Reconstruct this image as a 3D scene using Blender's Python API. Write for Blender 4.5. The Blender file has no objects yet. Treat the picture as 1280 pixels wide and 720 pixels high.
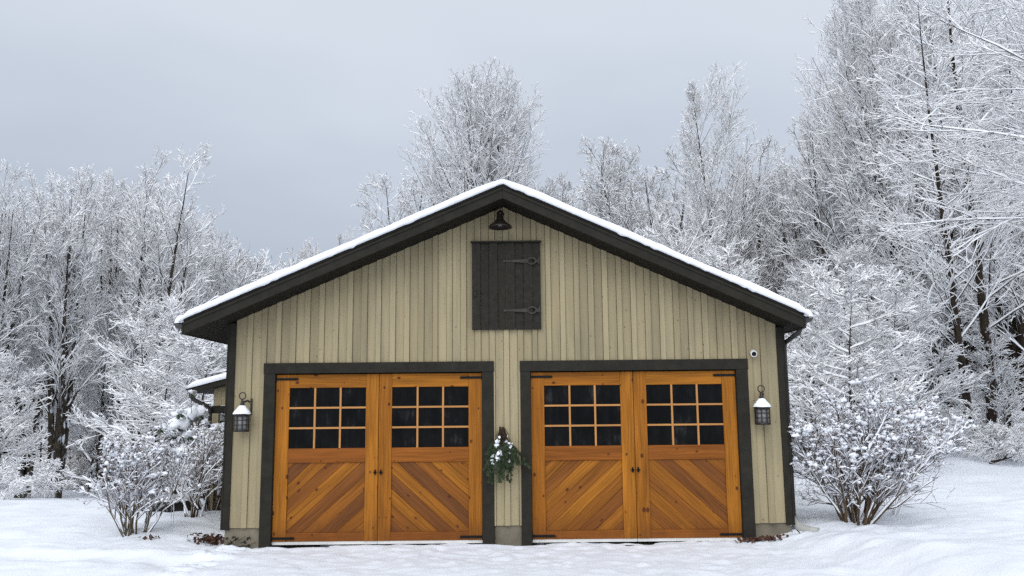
import bpy, math, random
import numpy as np
from mathutils import Matrix, Vector

random.seed(7)
PI = math.pi
scene = bpy.context.scene
col = scene.collection

# ------------------------------------------------------------------ camera
FPX, PITCH, ROLL = 1050.0, math.radians(8.3), math.radians(0.55)
CAM = np.array([0.08, -10.4, 1.60])
_F = np.array([0, math.cos(PITCH), math.sin(PITCH)])
_R0 = np.array([1.0, 0, 0])
_U0 = np.cross(_R0, _F)
_R = math.cos(ROLL) * _R0 - math.sin(ROLL) * _U0
_U = math.cos(ROLL) * _U0 + math.sin(ROLL) * _R0
cam_data = bpy.data.cameras.new('camera')
cam_data.sensor_width = 36.0
cam_data.lens = FPX / 1280.0 * 36.0
cam_data.clip_start, cam_data.clip_end = 0.1, 2000.0
cam = bpy.data.objects.new('camera', cam_data)
col.objects.link(cam)
cam.matrix_world = Matrix(((_R[0], _U[0], -_F[0], CAM[0]), (_R[1], _U[1], -_F[1], CAM[1]),
                           (_R[2], _U[2], -_F[2], CAM[2]), (0, 0, 0, 1)))
scene.camera = cam


def ray(u, v):
    d = _F + _R * (u - 640) / FPX - _U * (v - 360) / FPX
    return d / d[1]


# ------------------------------------------------------------------ objects
def tag(o, label=None, cat=None, group=None, kind=None):
    if label: o['label'] = label
    if cat: o['category'] = cat
    if group: o['group'] = group
    if kind: o['kind'] = kind
    return o


def empty(name, loc=(0, 0, 0), rz=0.0):
    o = bpy.data.objects.new(name, None)
    col.objects.link(o)
    o.location = loc
    o.rotation_euler.z = rz
    o.empty_display_size = 0.2
    return o


def link(name, me, parent=None):
    o = bpy.data.objects.new(name, me)
    col.objects.link(o)
    if parent is not None: o.parent = parent
    return o


def copy_tree(o, parent=None):
    c = o.copy()
    col.objects.link(c)
    if parent is not None: c.parent = parent
    for ch in [x for x in bpy.data.objects if x.parent == o]:
        copy_tree(ch, c)
    return c


class MB:
    """collects polygons (with a grain coordinate per corner) into one mesh"""

    def __init__(s):
        s.v, s.f, s.g, s.fs = [], [], [], []

    def poly(s, pts, grain=None, smooth=False):
        i = len(s.v)
        s.v += [tuple(p) for p in pts]
        s.f.append(tuple(range(i, i + len(pts))))
        s.fs.append(smooth)

    def prism(s, outline, axis, a, b):
        """outline: 2-D points; extruded along axis from a to b"""
        def P(p, t):
            return {'x': (t, p[0], p[1]), 'y': (p[0], t, p[1]), 'z': (p[0], p[1], t)}[axis]
        n, i = len(outline), len(s.v)
        s.v += [P(p, a) for p in outline] + [P(p, b) for p in outline]
        s.f.append(tuple(range(i, i + n)))
        s.f.append(tuple(range(i + 2 * n - 1, i + n - 1, -1)))
        for k in range(n):
            q = (k + 1) % n
            s.f.append((i + k, i + n + k, i + n + q, i + q))
        s.fs += [False] * (n + 2)

    def box(s, x0, x1, y0, y1, z0, z1):
        s.prism([(x0, z0), (x1, z0), (x1, z1), (x0, z1)], 'y', y0, y1)

    def tube(s, pts, r, n=8, caps=True, smooth=True):
        pts = [Vector(p) for p in pts]
        rs = r if isinstance(r, (list, tuple)) else [r] * len(pts)
        i0 = len(s.v)
        for k, p in enumerate(pts):
            d = (pts[min(k + 1, len(pts) - 1)] - pts[max(k - 1, 0)]).normalized()
            a = d.cross(Vector((0, 0, 1)))
            if a.length < 1e-3: a = d.cross(Vector((0, 1, 0)))
            a.normalize()
            b = d.cross(a)
            for j in range(n):
                t = 2 * PI * j / n
                s.v.append(tuple(p + (a * math.cos(t) + b * math.sin(t)) * rs[k]))
        for k in range(len(pts) - 1):
            for j in range(n):
                q = (j + 1) % n
                a_ = i0 + k * n
                s.f.append((a_ + j, a_ + q, a_ + n + q, a_ + n + j))
                s.fs.append(smooth)
        if caps:
            s.f.append(tuple(range(i0 + n - 1, i0 - 1, -1)))
            s.f.append(tuple(range(i0 + (len(pts) - 1) * n, i0 + len(pts) * n)))
            s.fs += [False, False]

    def lathe(s, prof, c, n=20, axis='z'):
        i0 = len(s.v)
        for (r, h) in prof:
            for j in range(n):
                t = 2 * PI * j / n
                if axis == 'z': s.v.append((c[0] + r * math.cos(t), c[1] + r * math.sin(t), c[2] + h))
                else: s.v.append((c[0] + r * math.cos(t), c[1] - h, c[2] + r * math.sin(t)))
        for k in range(len(prof) - 1):
            for j in range(n):
                q = (j + 1) % n
                a_ = i0 + k * n
                s.f.append((a_ + j, a_ + q, a_ + n + q, a_ + n + j))
                s.fs.append(True)

    def torus(s, c, R, r, n=20, m=8):
        """ring in the x-z plane"""
        pts = [(c[0] + R * math.cos(2 * PI * k / n), c[1], c[2] + R * math.sin(2 * PI * k / n)) for k in range(n)]
        s.tube(pts + [pts[0]], r, m, caps=False)

    def build(s, name, mat, parent=None, bevel=0.0):
        me = bpy.data.meshes.new(name)
        me.from_pydata(s.v, [], s.f)
        me.polygons.foreach_set('use_smooth', s.fs)
        me.materials.append(mat)
        import bmesh
        bm = bmesh.new(); bm.from_mesh(me)
        bmesh.ops.recalc_face_normals(bm, faces=bm.faces)
        bm.to_mesh(me); bm.free()
        o = link(name, me, parent)
        if bevel:
            m = o.modifiers.new('bevel', 'BEVEL'); m.width = bevel; m.segments = 2
            m.limit_method = 'ANGLE'; m.harden_normals = False
        return o


class Boards(MB):
    """boards that carry 'gr' = (metres along the grain, metres across, random)"""

    def __init__(s):
        super().__init__()
        s.vg = []

    def board(s, o, ax, ac, nrm, outline, thick, seed=None):
        """outline: points (along, across) in the board's plane; thick along nrm"""
        o, ax, ac, nrm = Vector(o), Vector(ax), Vector(ac), Vector(nrm)
        sd = random.random() if seed is None else seed
        off = random.uniform(0, 60)
        n, i = len(outline), len(s.v)
        for t in (0.0, thick):
            for (a, c) in outline:
                s.v.append(tuple(o + ax * a + ac * c + nrm * t))
                s.vg.append((a + off, c + sd * 37.0, sd))
        s.f.append(tuple(range(i + n - 1, i - 1, -1)))
        s.f.append(tuple(range(i + n, i + 2 * n)))
        for k in range(n):
            q = (k + 1) % n
            s.f.append((i + k, i + q, i + n + q, i + n + k))
        s.fs += [False] * (n + 2)

    def build(s, name, mat, parent=None, bevel=0.0):
        o = super().build(name, mat, parent, bevel)
        at = o.data.attributes.new('gr', 'FLOAT_VECTOR', 'POINT')
        at.data.foreach_set('vector', [c for g in s.vg for c in g])
        return o


# ------------------------------------------------------------------ materials
def newmat(name):
    m = bpy.data.materials.new(name)
    m.use_nodes = True
    nt = m.node_tree
    b = nt.nodes['Principled BSDF']
    return m, nt, b


def N(nt, typ, **kw):
    n = nt.nodes.new(typ)
    for k, v in kw.items():
        if k.startswith('i_'): n.inputs[k[2:].replace('_', ' ')].default_value = v
        elif k == 'ins':
            for kk, vv in v.items(): n.inputs[kk].default_value = vv
        else: setattr(n, k, v)
    return n


def ramp(nt, fac, stops):
    r = N(nt, 'ShaderNodeValToRGB')
    e = r.color_ramp.elements
    while len(e) < len(stops): e.new(0.5)
    for k, (p, c) in enumerate(stops):
        e[k].position = p
        e[k].color = (c[0], c[1], c[2], 1)
    nt.links.new(fac, r.inputs[0])
    return r.outputs[0]


def mixc(nt, fac, a, b, typ='MIX'):
    m = N(nt, 'ShaderNodeMix', data_type='RGBA', blend_type=typ)
    for sock, val in ((m.inputs[0], fac), (m.inputs[6], a), (m.inputs[7], b)):
        if hasattr(val, 'links') or isinstance(val, bpy.types.NodeSocket): nt.links.new(val, sock)
        elif isinstance(val, (int, float)): sock.default_value = val
        else: sock.default_value = (val[0], val[1], val[2], 1)
    return m.outputs[2]


def math_(nt, op, a, b=None, clamp=False):
    m = N(nt, 'ShaderNodeMath', operation=op, use_clamp=clamp)
    for s_, v in ((m.inputs[0], a), (m.inputs[1], b)):
        if v is None: continue
        if isinstance(v, bpy.types.NodeSocket): nt.links.new(v, s_)
        else: s_.default_value = v
    return m.outputs[0]


def noise(nt, vec, scale, detail=3.0, rough=0.55, dim='3D'):
    n = N(nt, 'ShaderNodeTexNoise', noise_dimensions=dim)
    n.inputs['Scale'].default_value = scale
    n.inputs['Detail'].default_value = detail
    n.inputs['Roughness'].default_value = rough
    if vec is not None: nt.links.new(vec, n.inputs['Vector'])
    return n.outputs[0]


def scaled(nt, vec, s, add=(0, 0, 0)):
    m = N(nt, 'ShaderNodeMapping')
    m.inputs['Scale'].default_value = s
    m.inputs['Location'].default_value = add
    nt.links.new(vec, m.inputs['Vector'])
    return m.outputs[0]


def bump(nt, b, h, strength, dist):
    n = N(nt, 'ShaderNodeBump')
    n.inputs['Strength'].default_value = strength
    n.inputs['Distance'].default_value = dist
    nt.links.new(h, n.inputs['Height'])
    nt.links.new(n.outputs[0], b.inputs['Normal'])


def wood_mat(name, stops, rough, grain=0.35, knots=1.0, knotcol=(0.05, 0.02, 0.008), bumpd=0.001, streak=0.0, spec=0.25, wear=0.0):
    m, nt, b = newmat(name)
    at = N(nt, 'ShaderNodeAttribute', attribute_name='gr').outputs['Vector']
    sep = N(nt, 'ShaderNodeSeparateXYZ'); nt.links.new(at, sep.inputs[0])
    base = ramp(nt, sep.outputs[2], stops)
    # fine grain along the board, warped by a slower noise
    warp = noise(nt, scaled(nt, at, (1.3, 5, 0)), 1.0, 2)
    wv = N(nt, 'ShaderNodeCombineXYZ')
    nt.links.new(math_(nt, 'MULTIPLY', sep.outputs[0], 1.6), wv.inputs[0])
    nt.links.new(math_(nt, 'ADD', math_(nt, 'MULTIPLY', sep.outputs[1], 62.0), math_(nt, 'MULTIPLY', warp, 5.0)), wv.inputs[1])
    g1 = noise(nt, wv.outputs[0], 1.0, 4, 0.6)
    g2 = noise(nt, scaled(nt, at, (0.8, 9, 0)), 1.0, 3)
    gm = math_(nt, 'ADD', math_(nt, 'MULTIPLY', math_(nt, 'SUBTRACT', g1, 0.5), grain * 2.2), math_(nt, 'MULTIPLY', math_(nt, 'SUBTRACT', g2, 0.5), grain * 1.5))
    bright = math_(nt, 'ADD', gm, 1.0)
    cc = N(nt, 'ShaderNodeCombineColor')
    for k in range(3): nt.links.new(bright, cc.inputs[k])
    c = mixc(nt, 1.0, base, cc.outputs[0], 'MULTIPLY')
    hgt = g1
    if knots:
        vo = N(nt, 'ShaderNodeTexVoronoi', voronoi_dimensions='2D')
        vo.inputs['Scale'].default_value = 1.0
        vo.inputs['Randomness'].default_value = 1.0
        nt.links.new(scaled(nt, at, (4.6, 6.4, 0)), vo.inputs['Vector'])
        rnd = N(nt, 'ShaderNodeSeparateColor'); nt.links.new(vo.outputs['Color'], rnd.inputs[0])
        rad = math_(nt, 'MULTIPLY', math_(nt, 'POWER', rnd.outputs[0], 1.6), 0.125 * knots)
        k = math_(nt, 'SUBTRACT', rad, vo.outputs['Distance'])
        kf = math_(nt, 'MULTIPLY', k, 30.0, True)
        halo = math_(nt, 'MULTIPLY', math_(nt, 'ADD', k, 0.07), 5.0, True)
        c = mixc(nt, math_(nt, 'MULTIPLY', halo, 0.30), c, [x * 3.2 for x in knotcol])
        c = mixc(nt, math_(nt, 'MULTIPLY', kf, 0.85), c, knotcol)
    if streak:
        geo = N(nt, 'ShaderNodeNewGeometry').outputs['Position']
        s1 = noise(nt, scaled(nt, geo, (9, 9, 0.7)), 1.0, 4, 0.6)
        s2 = noise(nt, geo, 1.1, 3)
        f = math_(nt, 'MULTIPLY', math_(nt, 'SUBTRACT', math_(nt, 'ADD', s1, math_(nt, 'MULTIPLY', s2, 0.6)), 0.78), 3.0, True)
        c = mixc(nt, math_(nt, 'MULTIPLY', f, streak), c, (0.13, 0.12, 0.085))
    if wear:
        geo = N(nt, 'ShaderNodeNewGeometry').outputs['Position']
        gs = N(nt, 'ShaderNodeSeparateXYZ'); nt.links.new(geo, gs.inputs[0])
        wn = noise(nt, scaled(nt, geo, (5, 5, 3)), 1.0, 5, 0.65)
        f = math_(nt, 'MULTIPLY', math_(nt, 'SUBTRACT', math_(nt, 'MULTIPLY', wn, 0.75), gs.outputs[2]), 3.0, True)
        c = mixc(nt, math_(nt, 'MULTIPLY', f, wear), c, (0.12, 0.040, 0.010))
        big = noise(nt, geo, 1.7, 3)
        f2 = math_(nt, 'MULTIPLY', math_(nt, 'SUBTRACT', big, 0.45), 2.5, True)
        c = mixc(nt, math_(nt, 'MULTIPLY', f2, wear * .55), c, (0.20, 0.066, 0.010))
    nt.links.new(c, b.inputs['Base Color'])
    b.inputs['Roughness'].default_value = rough
    b.inputs['Specular IOR Level'].default_value = spec
    bump(nt, b, hgt, 0.5, bumpd)
    return m


def plain_mat(name, c, rough=0.6, var=0.25, scale=6.0, spec=0.3, metal=0.0, bumps=0.0):
    m, nt, b = newmat(name)
    geo = N(nt, 'ShaderNodeNewGeometry').outputs['Position']
    n1 = noise(nt, geo, scale, 5, 0.6)
    cc = ramp(nt, n1, [(0.3, [x * (1 - var) for x in c]), (0.7, [x * (1 + var) for x in c])])
    nt.links.new(cc, b.inputs['Base Color'])
    b.inputs['Roughness'].default_value = rough
    b.inputs['Specular IOR Level'].default_value = spec
    b.inputs['Metallic'].default_value = metal
    if bumps: bump(nt, b, noise(nt, geo, scale * 8, 4), 0.6, bumps)
    return m


M = {}
M['siding'] = wood_mat('siding_stain', [(0.0, (0.272, 0.225, 0.134)), (0.5, (0.315, 0.261, 0.156)), (1.0, (0.358, 0.299, 0.181))], 0.85,
                       grain=0.18, knots=0.55, knotcol=(0.10, 0.078, 0.045), streak=0.45)
M['cedar'] = wood_mat('cedar_frame', [(0.0, (0.260, 0.090, 0.0095)), (1.0, (0.315, 0.116, 0.012))], 0.5, grain=0.75, knots=1.25, knotcol=(0.05, 0.014, 0.005), spec=.12, wear=.6)
M['muntin'] = wood_mat('muntin_wood', [(0.0, (0.40, 0.18, 0.06)), (1.0, (0.44, 0.21, 0.07))], 0.6, grain=0.3, knots=0, spec=.12)
M['cedar_rail'] = wood_mat('cedar_rail', [(0.0, (0.20, 0.062, 0.010)), (1.0, (0.26, 0.084, 0.0115))], 0.5, spec=.12, wear=.6, grain=0.7, knots=1.0, knotcol=(0.045, 0.013, 0.006))
M['cedar_plank'] = wood_mat('cedar_plank', [(0.0, (0.12, 0.044, 0.014)), (0.3, (0.175, 0.059, 0.012)), (0.6, (0.23, 0.080, 0.010)), (1.0, (0.30, 0.112, 0.012))],
                            0.5, spec=.12, wear=.6, grain=0.85, knots=1.0, knotcol=(0.06, 0.018, 0.008))
M['trim'] = plain_mat('dark_trim_paint', (0.023, 0.021, 0.0165), 0.7, 0.22, 9.0, 0.10, bumps=0.0006)
M['soffit'] = plain_mat('soffit_paint', (0.014, 0.0125, 0.010), 0.7, 0.18, 5.0, 0.1)
M['gutter'] = plain_mat('gutter_metal', (0.024, 0.023, 0.022), 0.4, 0.15, 5.0, 0.5)
M['hatch'] = plain_mat('hatch_paint', (0.024, 0.0215, 0.017), 0.7, 0.25, 14.0, 0.12, bumps=0.0008)
M['iron'] = plain_mat('black_iron', (0.009, 0.009, 0.009), 0.6, 0.2, 20.0, 0.12)
M['hinge_grey'] = plain_mat('grey_hinge', (0.052, 0.050, 0.043), 0.7, 0.2, 20.0, 0.08)
M['bronze'] = plain_mat('aged_bronze', (0.030, 0.022, 0.020), 0.35, 0.3, 25.0, 0.5, 0.5)
M['concrete'] = plain_mat('foundation_concrete', (0.165, 0.142, 0.105), 0.9, 0.35, 3.0, 0.2, bumps=0.003)
M['strip'] = plain_mat('white_strip', (0.62, 0.61, 0.58), 0.6, 0.1, 5.0, 0.3)
M['black'] = plain_mat('black_rubber', (0.008, 0.008, 0.008), 0.7, 0.2, 9.0, 0.2)
M['white_plastic'] = plain_mat('white_plastic', (0.75, 0.75, 0.73), 0.35, 0.05, 9.0, 0.4)
M['drain'] = plain_mat('grey_drain', (0.38, 0.38, 0.35), 0.6, 0.15, 12.0, 0.3)


def glass_mat():
    m, nt, b = newmat('dark_window_glass')
    b.inputs['Base Color'].default_value = (0.006, 0.007, 0.008, 1)
    b.inputs['Roughness'].default_value = 0.03
    b.inputs['Specular IOR Level'].default_value = 0.08
    geo = N(nt, 'ShaderNodeNewGeometry').outputs['Position']
    # uneven paler streaks painted in place of faint reflections
    n1 = noise(nt, scaled(nt, geo, (9, 9, 1.6)), 1.0, 5, 0.65)
    n2 = noise(nt, scaled(nt, geo, (4, 4, 3)), 1.0, 4, 0.7)
    f = math_(nt, 'MULTIPLY', n1, n2)
    nt.links.new(ramp(nt, f, [(0.18, (0.0025, 0.0025, 0.0025)), (0.30, (0.006, 0.006, 0.0062)), (0.42, (0.030, 0.029, 0.028))]), b.inputs['Base Color'])
    bump(nt, b, noise(nt, geo, 2.5, 1), 0.35, 0.004)
    return m


M['glass'] = glass_mat()
_m, _nt, _b = newmat('lantern_glass')
_b.inputs['Base Color'].default_value = (0.20, 0.20, 0.20, 1)
_b.inputs['Roughness'].default_value = 0.15
M['lantern_glass'] = _m


def snow_mat(name, c=(0.87, 0.885, 0.92), bscale=30.0, bdist=0.006, var=0.03, big=False):
    m, nt, b = newmat(name)
    geo = N(nt, 'ShaderNodeNewGeometry').outputs['Position']
    n1 = noise(nt, geo, bscale, 4, 0.6)
    cc = ramp(nt, n1, [(0.3, [x * (1 - var) for x in c]), (0.7, [min(1, x * (1 + var)) for x in c])])
    nt.links.new(cc, b.inputs['Base Color'])
    b.inputs['Roughness'].default_value = 0.75
    b.inputs['Specular IOR Level'].default_value = 0.15
    if big:
        h = math_(nt, 'ADD', n1, math_(nt, 'MULTIPLY', noise(nt, geo, 7.0, 5, 0.65), 2.0))
        bump(nt, b, h, 0.55, bdist)
    elif bdist:
        bump(nt, b, n1, 0.5, bdist)
    return m


M['snow'] = snow_mat('fresh_snow')
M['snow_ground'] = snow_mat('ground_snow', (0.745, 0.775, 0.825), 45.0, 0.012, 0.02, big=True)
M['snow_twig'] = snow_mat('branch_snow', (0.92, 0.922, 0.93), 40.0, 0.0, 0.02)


def bark_mat(name, c0, c1, moss=0.0, snowy=0.0):
    m, nt, b = newmat(name)
    g = N(nt, 'ShaderNodeNewGeometry')
    pos = g.outputs['Position']
    n1 = noise(nt, scaled(nt, pos, (14, 14, 3.0)), 1.0, 5, 0.65)
    c = ramp(nt, n1, [(0.3, c0), (0.7, c1)])
    if moss:
        n2 = noise(nt, pos, 2.3, 4)
        f = math_(nt, 'MULTIPLY', math_(nt, 'SUBTRACT', n2, 0.5), 6.0, True)
        c = mixc(nt, math_(nt, 'MULTIPLY', f, moss), c, (0.12, 0.11, 0.055))
    if snowy:   # wind-blown snow stuck to one side of the trunk
        sn = N(nt, 'ShaderNodeSeparateXYZ'); nt.links.new(g.outputs['Normal'], sn.inputs[0])
        side = math_(nt, 'ADD', math_(nt, 'MULTIPLY', sn.outputs[0], 0.30), math_(nt, 'MULTIPLY', sn.outputs[2], 0.5))
        n3 = noise(nt, scaled(nt, pos, (5, 5, 3)), 1.0, 4, 0.6)
        f = math_(nt, 'MULTIPLY', math_(nt, 'SUBTRACT', math_(nt, 'ADD', n3, math_(nt, 'MULTIPLY', side, 0.5)), 0.66), 12.0, True)
        c = mixc(nt, math_(nt, 'MULTIPLY', f, snowy), c, (0.80, 0.82, 0.86))
    nt.links.new(c, b.inputs['Base Color'])
    b.inputs['Roughness'].default_value = 0.95
    b.inputs['Specular IOR Level'].default_value = 0.1
    bump(nt, b, n1, 0.7, 0.01)
    return m


M['bark'] = bark_mat('tree_bark', (0.022, 0.017, 0.013), (0.066, 0.053, 0.042), 0.35, 0.9)
M['bark_dark'] = bark_mat('dark_bark', (0.018, 0.013, 0.010), (0.048, 0.035, 0.027), 0.1, 0.8)
M['twig'] = bark_mat('twig_bark', (0.07, 0.058, 0.050), (0.15, 0.13, 0.115))
M['shrub_bark'] = bark_mat('shrub_stem', (0.045, 0.030, 0.020), (0.12, 0.085, 0.055), 0.3, 0.5)
M['shrub_twig'] = bark_mat('shrub_twig', (0.065, 0.036, 0.026), (0.14, 0.082, 0.062))
M['ivy'] = plain_mat('ivy_leaf', (0.012, 0.016, 0.009), 0.6, 0.4, 20.0, 0.3)
M['leaf_dead'] = plain_mat('dead_leaf', (0.080, 0.040, 0.027), 0.8, 0.5, 30.0, 0.2)
M['leaf_green'] = plain_mat('evergreen_leaf', (0.030, 0.050, 0.022), 0.5, 0.4, 20.0, 0.4)
M['needle'] = plain_mat('cedar_needles', (0.026, 0.042, 0.015), 0.6, 0.5, 18.0, 0.3)
M['needle_brown'] = plain_mat('brown_stems', (0.045, 0.026, 0.018), 0.8, 0.4, 25.0, 0.2)
M['log'] = plain_mat('split_log', (0.10, 0.060, 0.042), 0.9, 0.5, 12.0, 0.2, bumps=0.006)
M['rock'] = plain_mat('dark_rock', (0.016, 0.015, 0.014), 0.9, 0.4, 6.0, 0.2, bumps=0.01)
M['wire'] = plain_mat('grey_wire', (0.16, 0.16, 0.16), 0.5, 0.2, 9.0, 0.4)
M['grey_wood'] = plain_mat('weathered_rail', (0.07, 0.062, 0.054), 0.9, 0.3, 9.0, 0.2, bumps=0.003)
M['dry_grass'] = plain_mat('dry_weed', (0.22, 0.16, 0.095), 0.9, 0.3, 20.0, 0.2)

# ------------------------------------------------------------------ ground shape
def _hash(i, j, s):
    n = (i * 374761393 + j * 668265263 + s * 974711) & 0xffffffff
    n = ((n ^ (n >> 13)) * 1274126177) & 0xffffffff
    return ((n ^ (n >> 16)) & 0xffff) / 65535.0


def vnoise(x, y, s=0):
    x, y = np.asarray(x, float), np.asarray(y, float)
    i, j = np.floor(x).astype(np.int64), np.floor(y).astype(np.int64)
    a, b = x - i, y - j
    a, b = a * a * (3 - 2 * a), b * b * (3 - 2 * b)
    return ((_hash(i, j, s) * (1 - a) + _hash(i + 1, j, s) * a) * (1 - b) + (_hash(i, j + 1, s) * (1 - a) + _hash(i + 1, j + 1, s) * a) * b)


def sstep(a, b, x):
    t = np.clip((x - a) / (b - a), 0, 1)
    return t * t * (3 - 2 * t)


_rng = np.random.default_rng(3)
DENTS = []
for k in range(9):      # a line of footprints in front of the left corner
    DENTS.append((-3.35 + 0.07 * (k % 2) * 2 + _rng.normal(0, .04), -1.9 + 0.24 * k, 0.085, 0.10))
for k in range(30):     # a track across the yard on the left
    DENTS.append((-13.5 + 0.33 * k, 7.2 - 0.07 * k + 0.22 * (k % 2) + _rng.normal(0, .05), 0.13, 0.06))
for k in range(26):     # scuffs in front of the doors
    DENTS.append((_rng.uniform(-2.6, 3.2), _rng.uniform(-1.6, -0.25), _rng.uniform(.035, .08), _rng.uniform(-.03, .03)))
for k in range(60):
    DENTS.append((_rng.uniform(5, 16), _rng.uniform(5, 13), _rng.uniform(.08, .2), _rng.uniform(-.03, .03)))


def ground(x, y, fine=True):
    x, y = np.asarray(x, float), np.asarray(y, float)
    z = 0.18 * sstep(3.0, 3.75, x + 0.25 * y * (y < 0)) + 0.10 * sstep(-3.2, -4.0, x) * sstep(-2.0, 1.0, y)
    z = z + 0.10 * np.exp(-((x - 5) ** 2 + (y - 1.0) ** 2) / 4.0)
    left = sstep(-3, -7, x)
    z = z - 1.35 * left * sstep(1.5, 21, y) ** 1.0
    z = z + 0.10 * sstep(3, 8, x) * sstep(3, 14, y)
    z = z + 0.25 * (vnoise(x / 7.0, y / 7.0, 1) - .5) * sstep(3, 9, np.abs(x) + np.maximum(y - 2, 0))
    if fine:
        drive = 1 - 0.45 * sstep(3.9, 3.0, np.abs(x)) * sstep(1, 0, y)
        z = z + 0.10 * (vnoise(x / 0.9, y / 0.9, 2) - .5) * drive + 0.060 * (vnoise(x / .33, y / .33, 3) - .5) * drive + 0.030 * (vnoise(x / .13, y / .10, 4) - .5)
        z = z + 0.05 * np.exp(-((y + 0.62 + 0.16 * (x + 4)) / 0.16) ** 2) * sstep(-8, -5, x) * sstep(-2.6, -3.6, x)
        z = z - 0.04 * np.exp(-((y + 0.95 + 0.16 * (x + 4)) / 0.2) ** 2) * sstep(-8, -5, x) * sstep(-2.6, -3.6, x)
        # drift along the doors
        z = z + 0.02 * np.exp(-((y + .12) / .12) ** 2) * (np.abs(x) < 3.1) * (.5 + vnoise(x / .35, y / .35, 8))
        for (dx, dy, dr, dd) in DENTS:
            q = ((x - dx) ** 2 + (y - dy) ** 2) / dr ** 2
            z = z - dd * np.exp(-q) + 0.35 * dd * np.exp(-((np.sqrt(q) - 1.6) / .5) ** 2)
    return z


def gz(x, y):
    return float(ground(np.array([x]), np.array([y]))[0])


def spot(u, depth, sink=0.05):
    d = ray(u, 585)
    x, y = CAM[0] + d[0] * depth, CAM[1] + depth
    return x, y, gz(x, y) - sink


def top_z(u, v, depth):
    return CAM[2] + ray(u, v)[2] * depth


# ------------------------------------------------------------------ numpy meshes
def npmesh(name, chunks, mat, smooth=True):
    """chunks: list of (verts (n,3), quads (m,4))"""
    vs, qs, o = [], [], 0
    for v, q in chunks:
        vs.append(v.reshape(-1, 3)); qs.append(q.reshape(-1, 4) + o); o += vs[-1].shape[0]
    v = np.concatenate(vs).astype(np.float32); q = np.concatenate(qs).astype(np.int32)
    me = bpy.data.meshes.new(name)
    me.vertices.add(len(v)); me.vertices.foreach_set('co', v.ravel())
    me.loops.add(q.size); me.loops.foreach_set('vertex_index', q.ravel())
    me.polygons.add(len(q)); me.polygons.foreach_set('loop_start', np.arange(len(q), dtype=np.int32) * 4)
    me.polygons.foreach_set('use_smooth', np.full(len(q), smooth))
    me.materials.append(mat)
    me.update(calc_edges=True)
    return me


def unit(v):
    return v / np.maximum(np.linalg.norm(v, axis=-1, keepdims=True), 1e-9)


def frames(P):
    T = unit(np.concatenate([P[:, 1:2] - P[:, :1], P[:, 2:] - P[:, :-2], P[:, -1:] - P[:, -2:-1]], 1))
    up = np.broadcast_to(np.array([0.02, 0.03, 1.0]), T.shape)
    S = unit(np.cross(T, up))
    Nn = np.cross(S, T)
    return T, S, Nn


def ringquads(n, k1, s, closed=True):
    base = (np.arange(n)[:, None, None] * k1 + np.arange(k1 - 1)[None, :, None]) * s
    j = np.arange(s if closed else s - 1)[None, None, :]
    a = base + j; b = base + (j + 1) % s
    return np.stack([a, b, b + s, a + s], -1).reshape(-1, 4)


def tubes(P, Rr, s):
    T, S, Nn = frames(P)
    th = np.arange(s) * 2 * np.pi / s + 0.5
    V = P[:, :, None] + Rr[:, :, None, None] * (S[:, :, None] * np.cos(th)[None, None, :, None] + Nn[:, :, None] * np.sin(th)[None, None, :, None])
    return V.reshape(-1, 3), ringquads(P.shape[0], P.shape[1], s)


def ridges(P, Rr, sw, sh, rng, thick=False, drop=0.12, lo_=0.12):
    """snow lying along the upper side of branches; vanishes where they run upright"""
    T, S, Nn = frames(P)
    hz = np.sqrt(np.maximum(1 - T[..., 2] ** 2, 0.0))
    amt = (lo_ + (1 - lo_) * np.clip((hz - 0.1) / 0.7, 0.0, 1.0)) * rng.uniform(0.45, 1.3, hz.shape)
    amt = np.where(rng.random(hz.shape) < drop, amt * 0.15, amt)
    amt[:, 0] *= 0.7; amt[:, -1] *= 0.55
    g = np.clip(amt * 2.6, 0, 1)
    w = (Rr * (.45 + .5 * g) + sw * amt)[..., None]
    h = (Rr * (.1 + .8 * g) + sh * amt)[..., None]
    lo = Rr[..., None] * (-0.25 - .9 * (lo_ - .12))
    if thick: prof = [(-1, 0), (-.75, .62), (0, 1), (.75, .62), (1, 0)]
    else: prof = [(-1, .1), (0, 1), (1, .1)]
    V = np.stack([P + S * w * a + Nn * (lo + (h - lo) * c) for a, c in prof], 2)
    return V.reshape(-1, 3), ringquads(P.shape[0], P.shape[1], len(prof))


def grow(P0, D0, L, segs, rng, jit, up):
    n = P0.shape[0]
    P = np.empty((n, segs + 1, 3)); P[:, 0] = P0
    d = D0.copy(); st = (L / segs)[:, None]
    for k in range(segs):
        d = unit(d + rng.normal(0, jit, (n, 3)) + np.array([0, 0, up]))
        P[:, k + 1] = P[:, k] + d * st
    return P


def taper(r0, segs, tip, mn):
    t = np.linspace(0, 1, segs + 1)[None]
    return np.maximum(r0[:, None] * (1 - t * (1 - tip)), mn)


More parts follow.
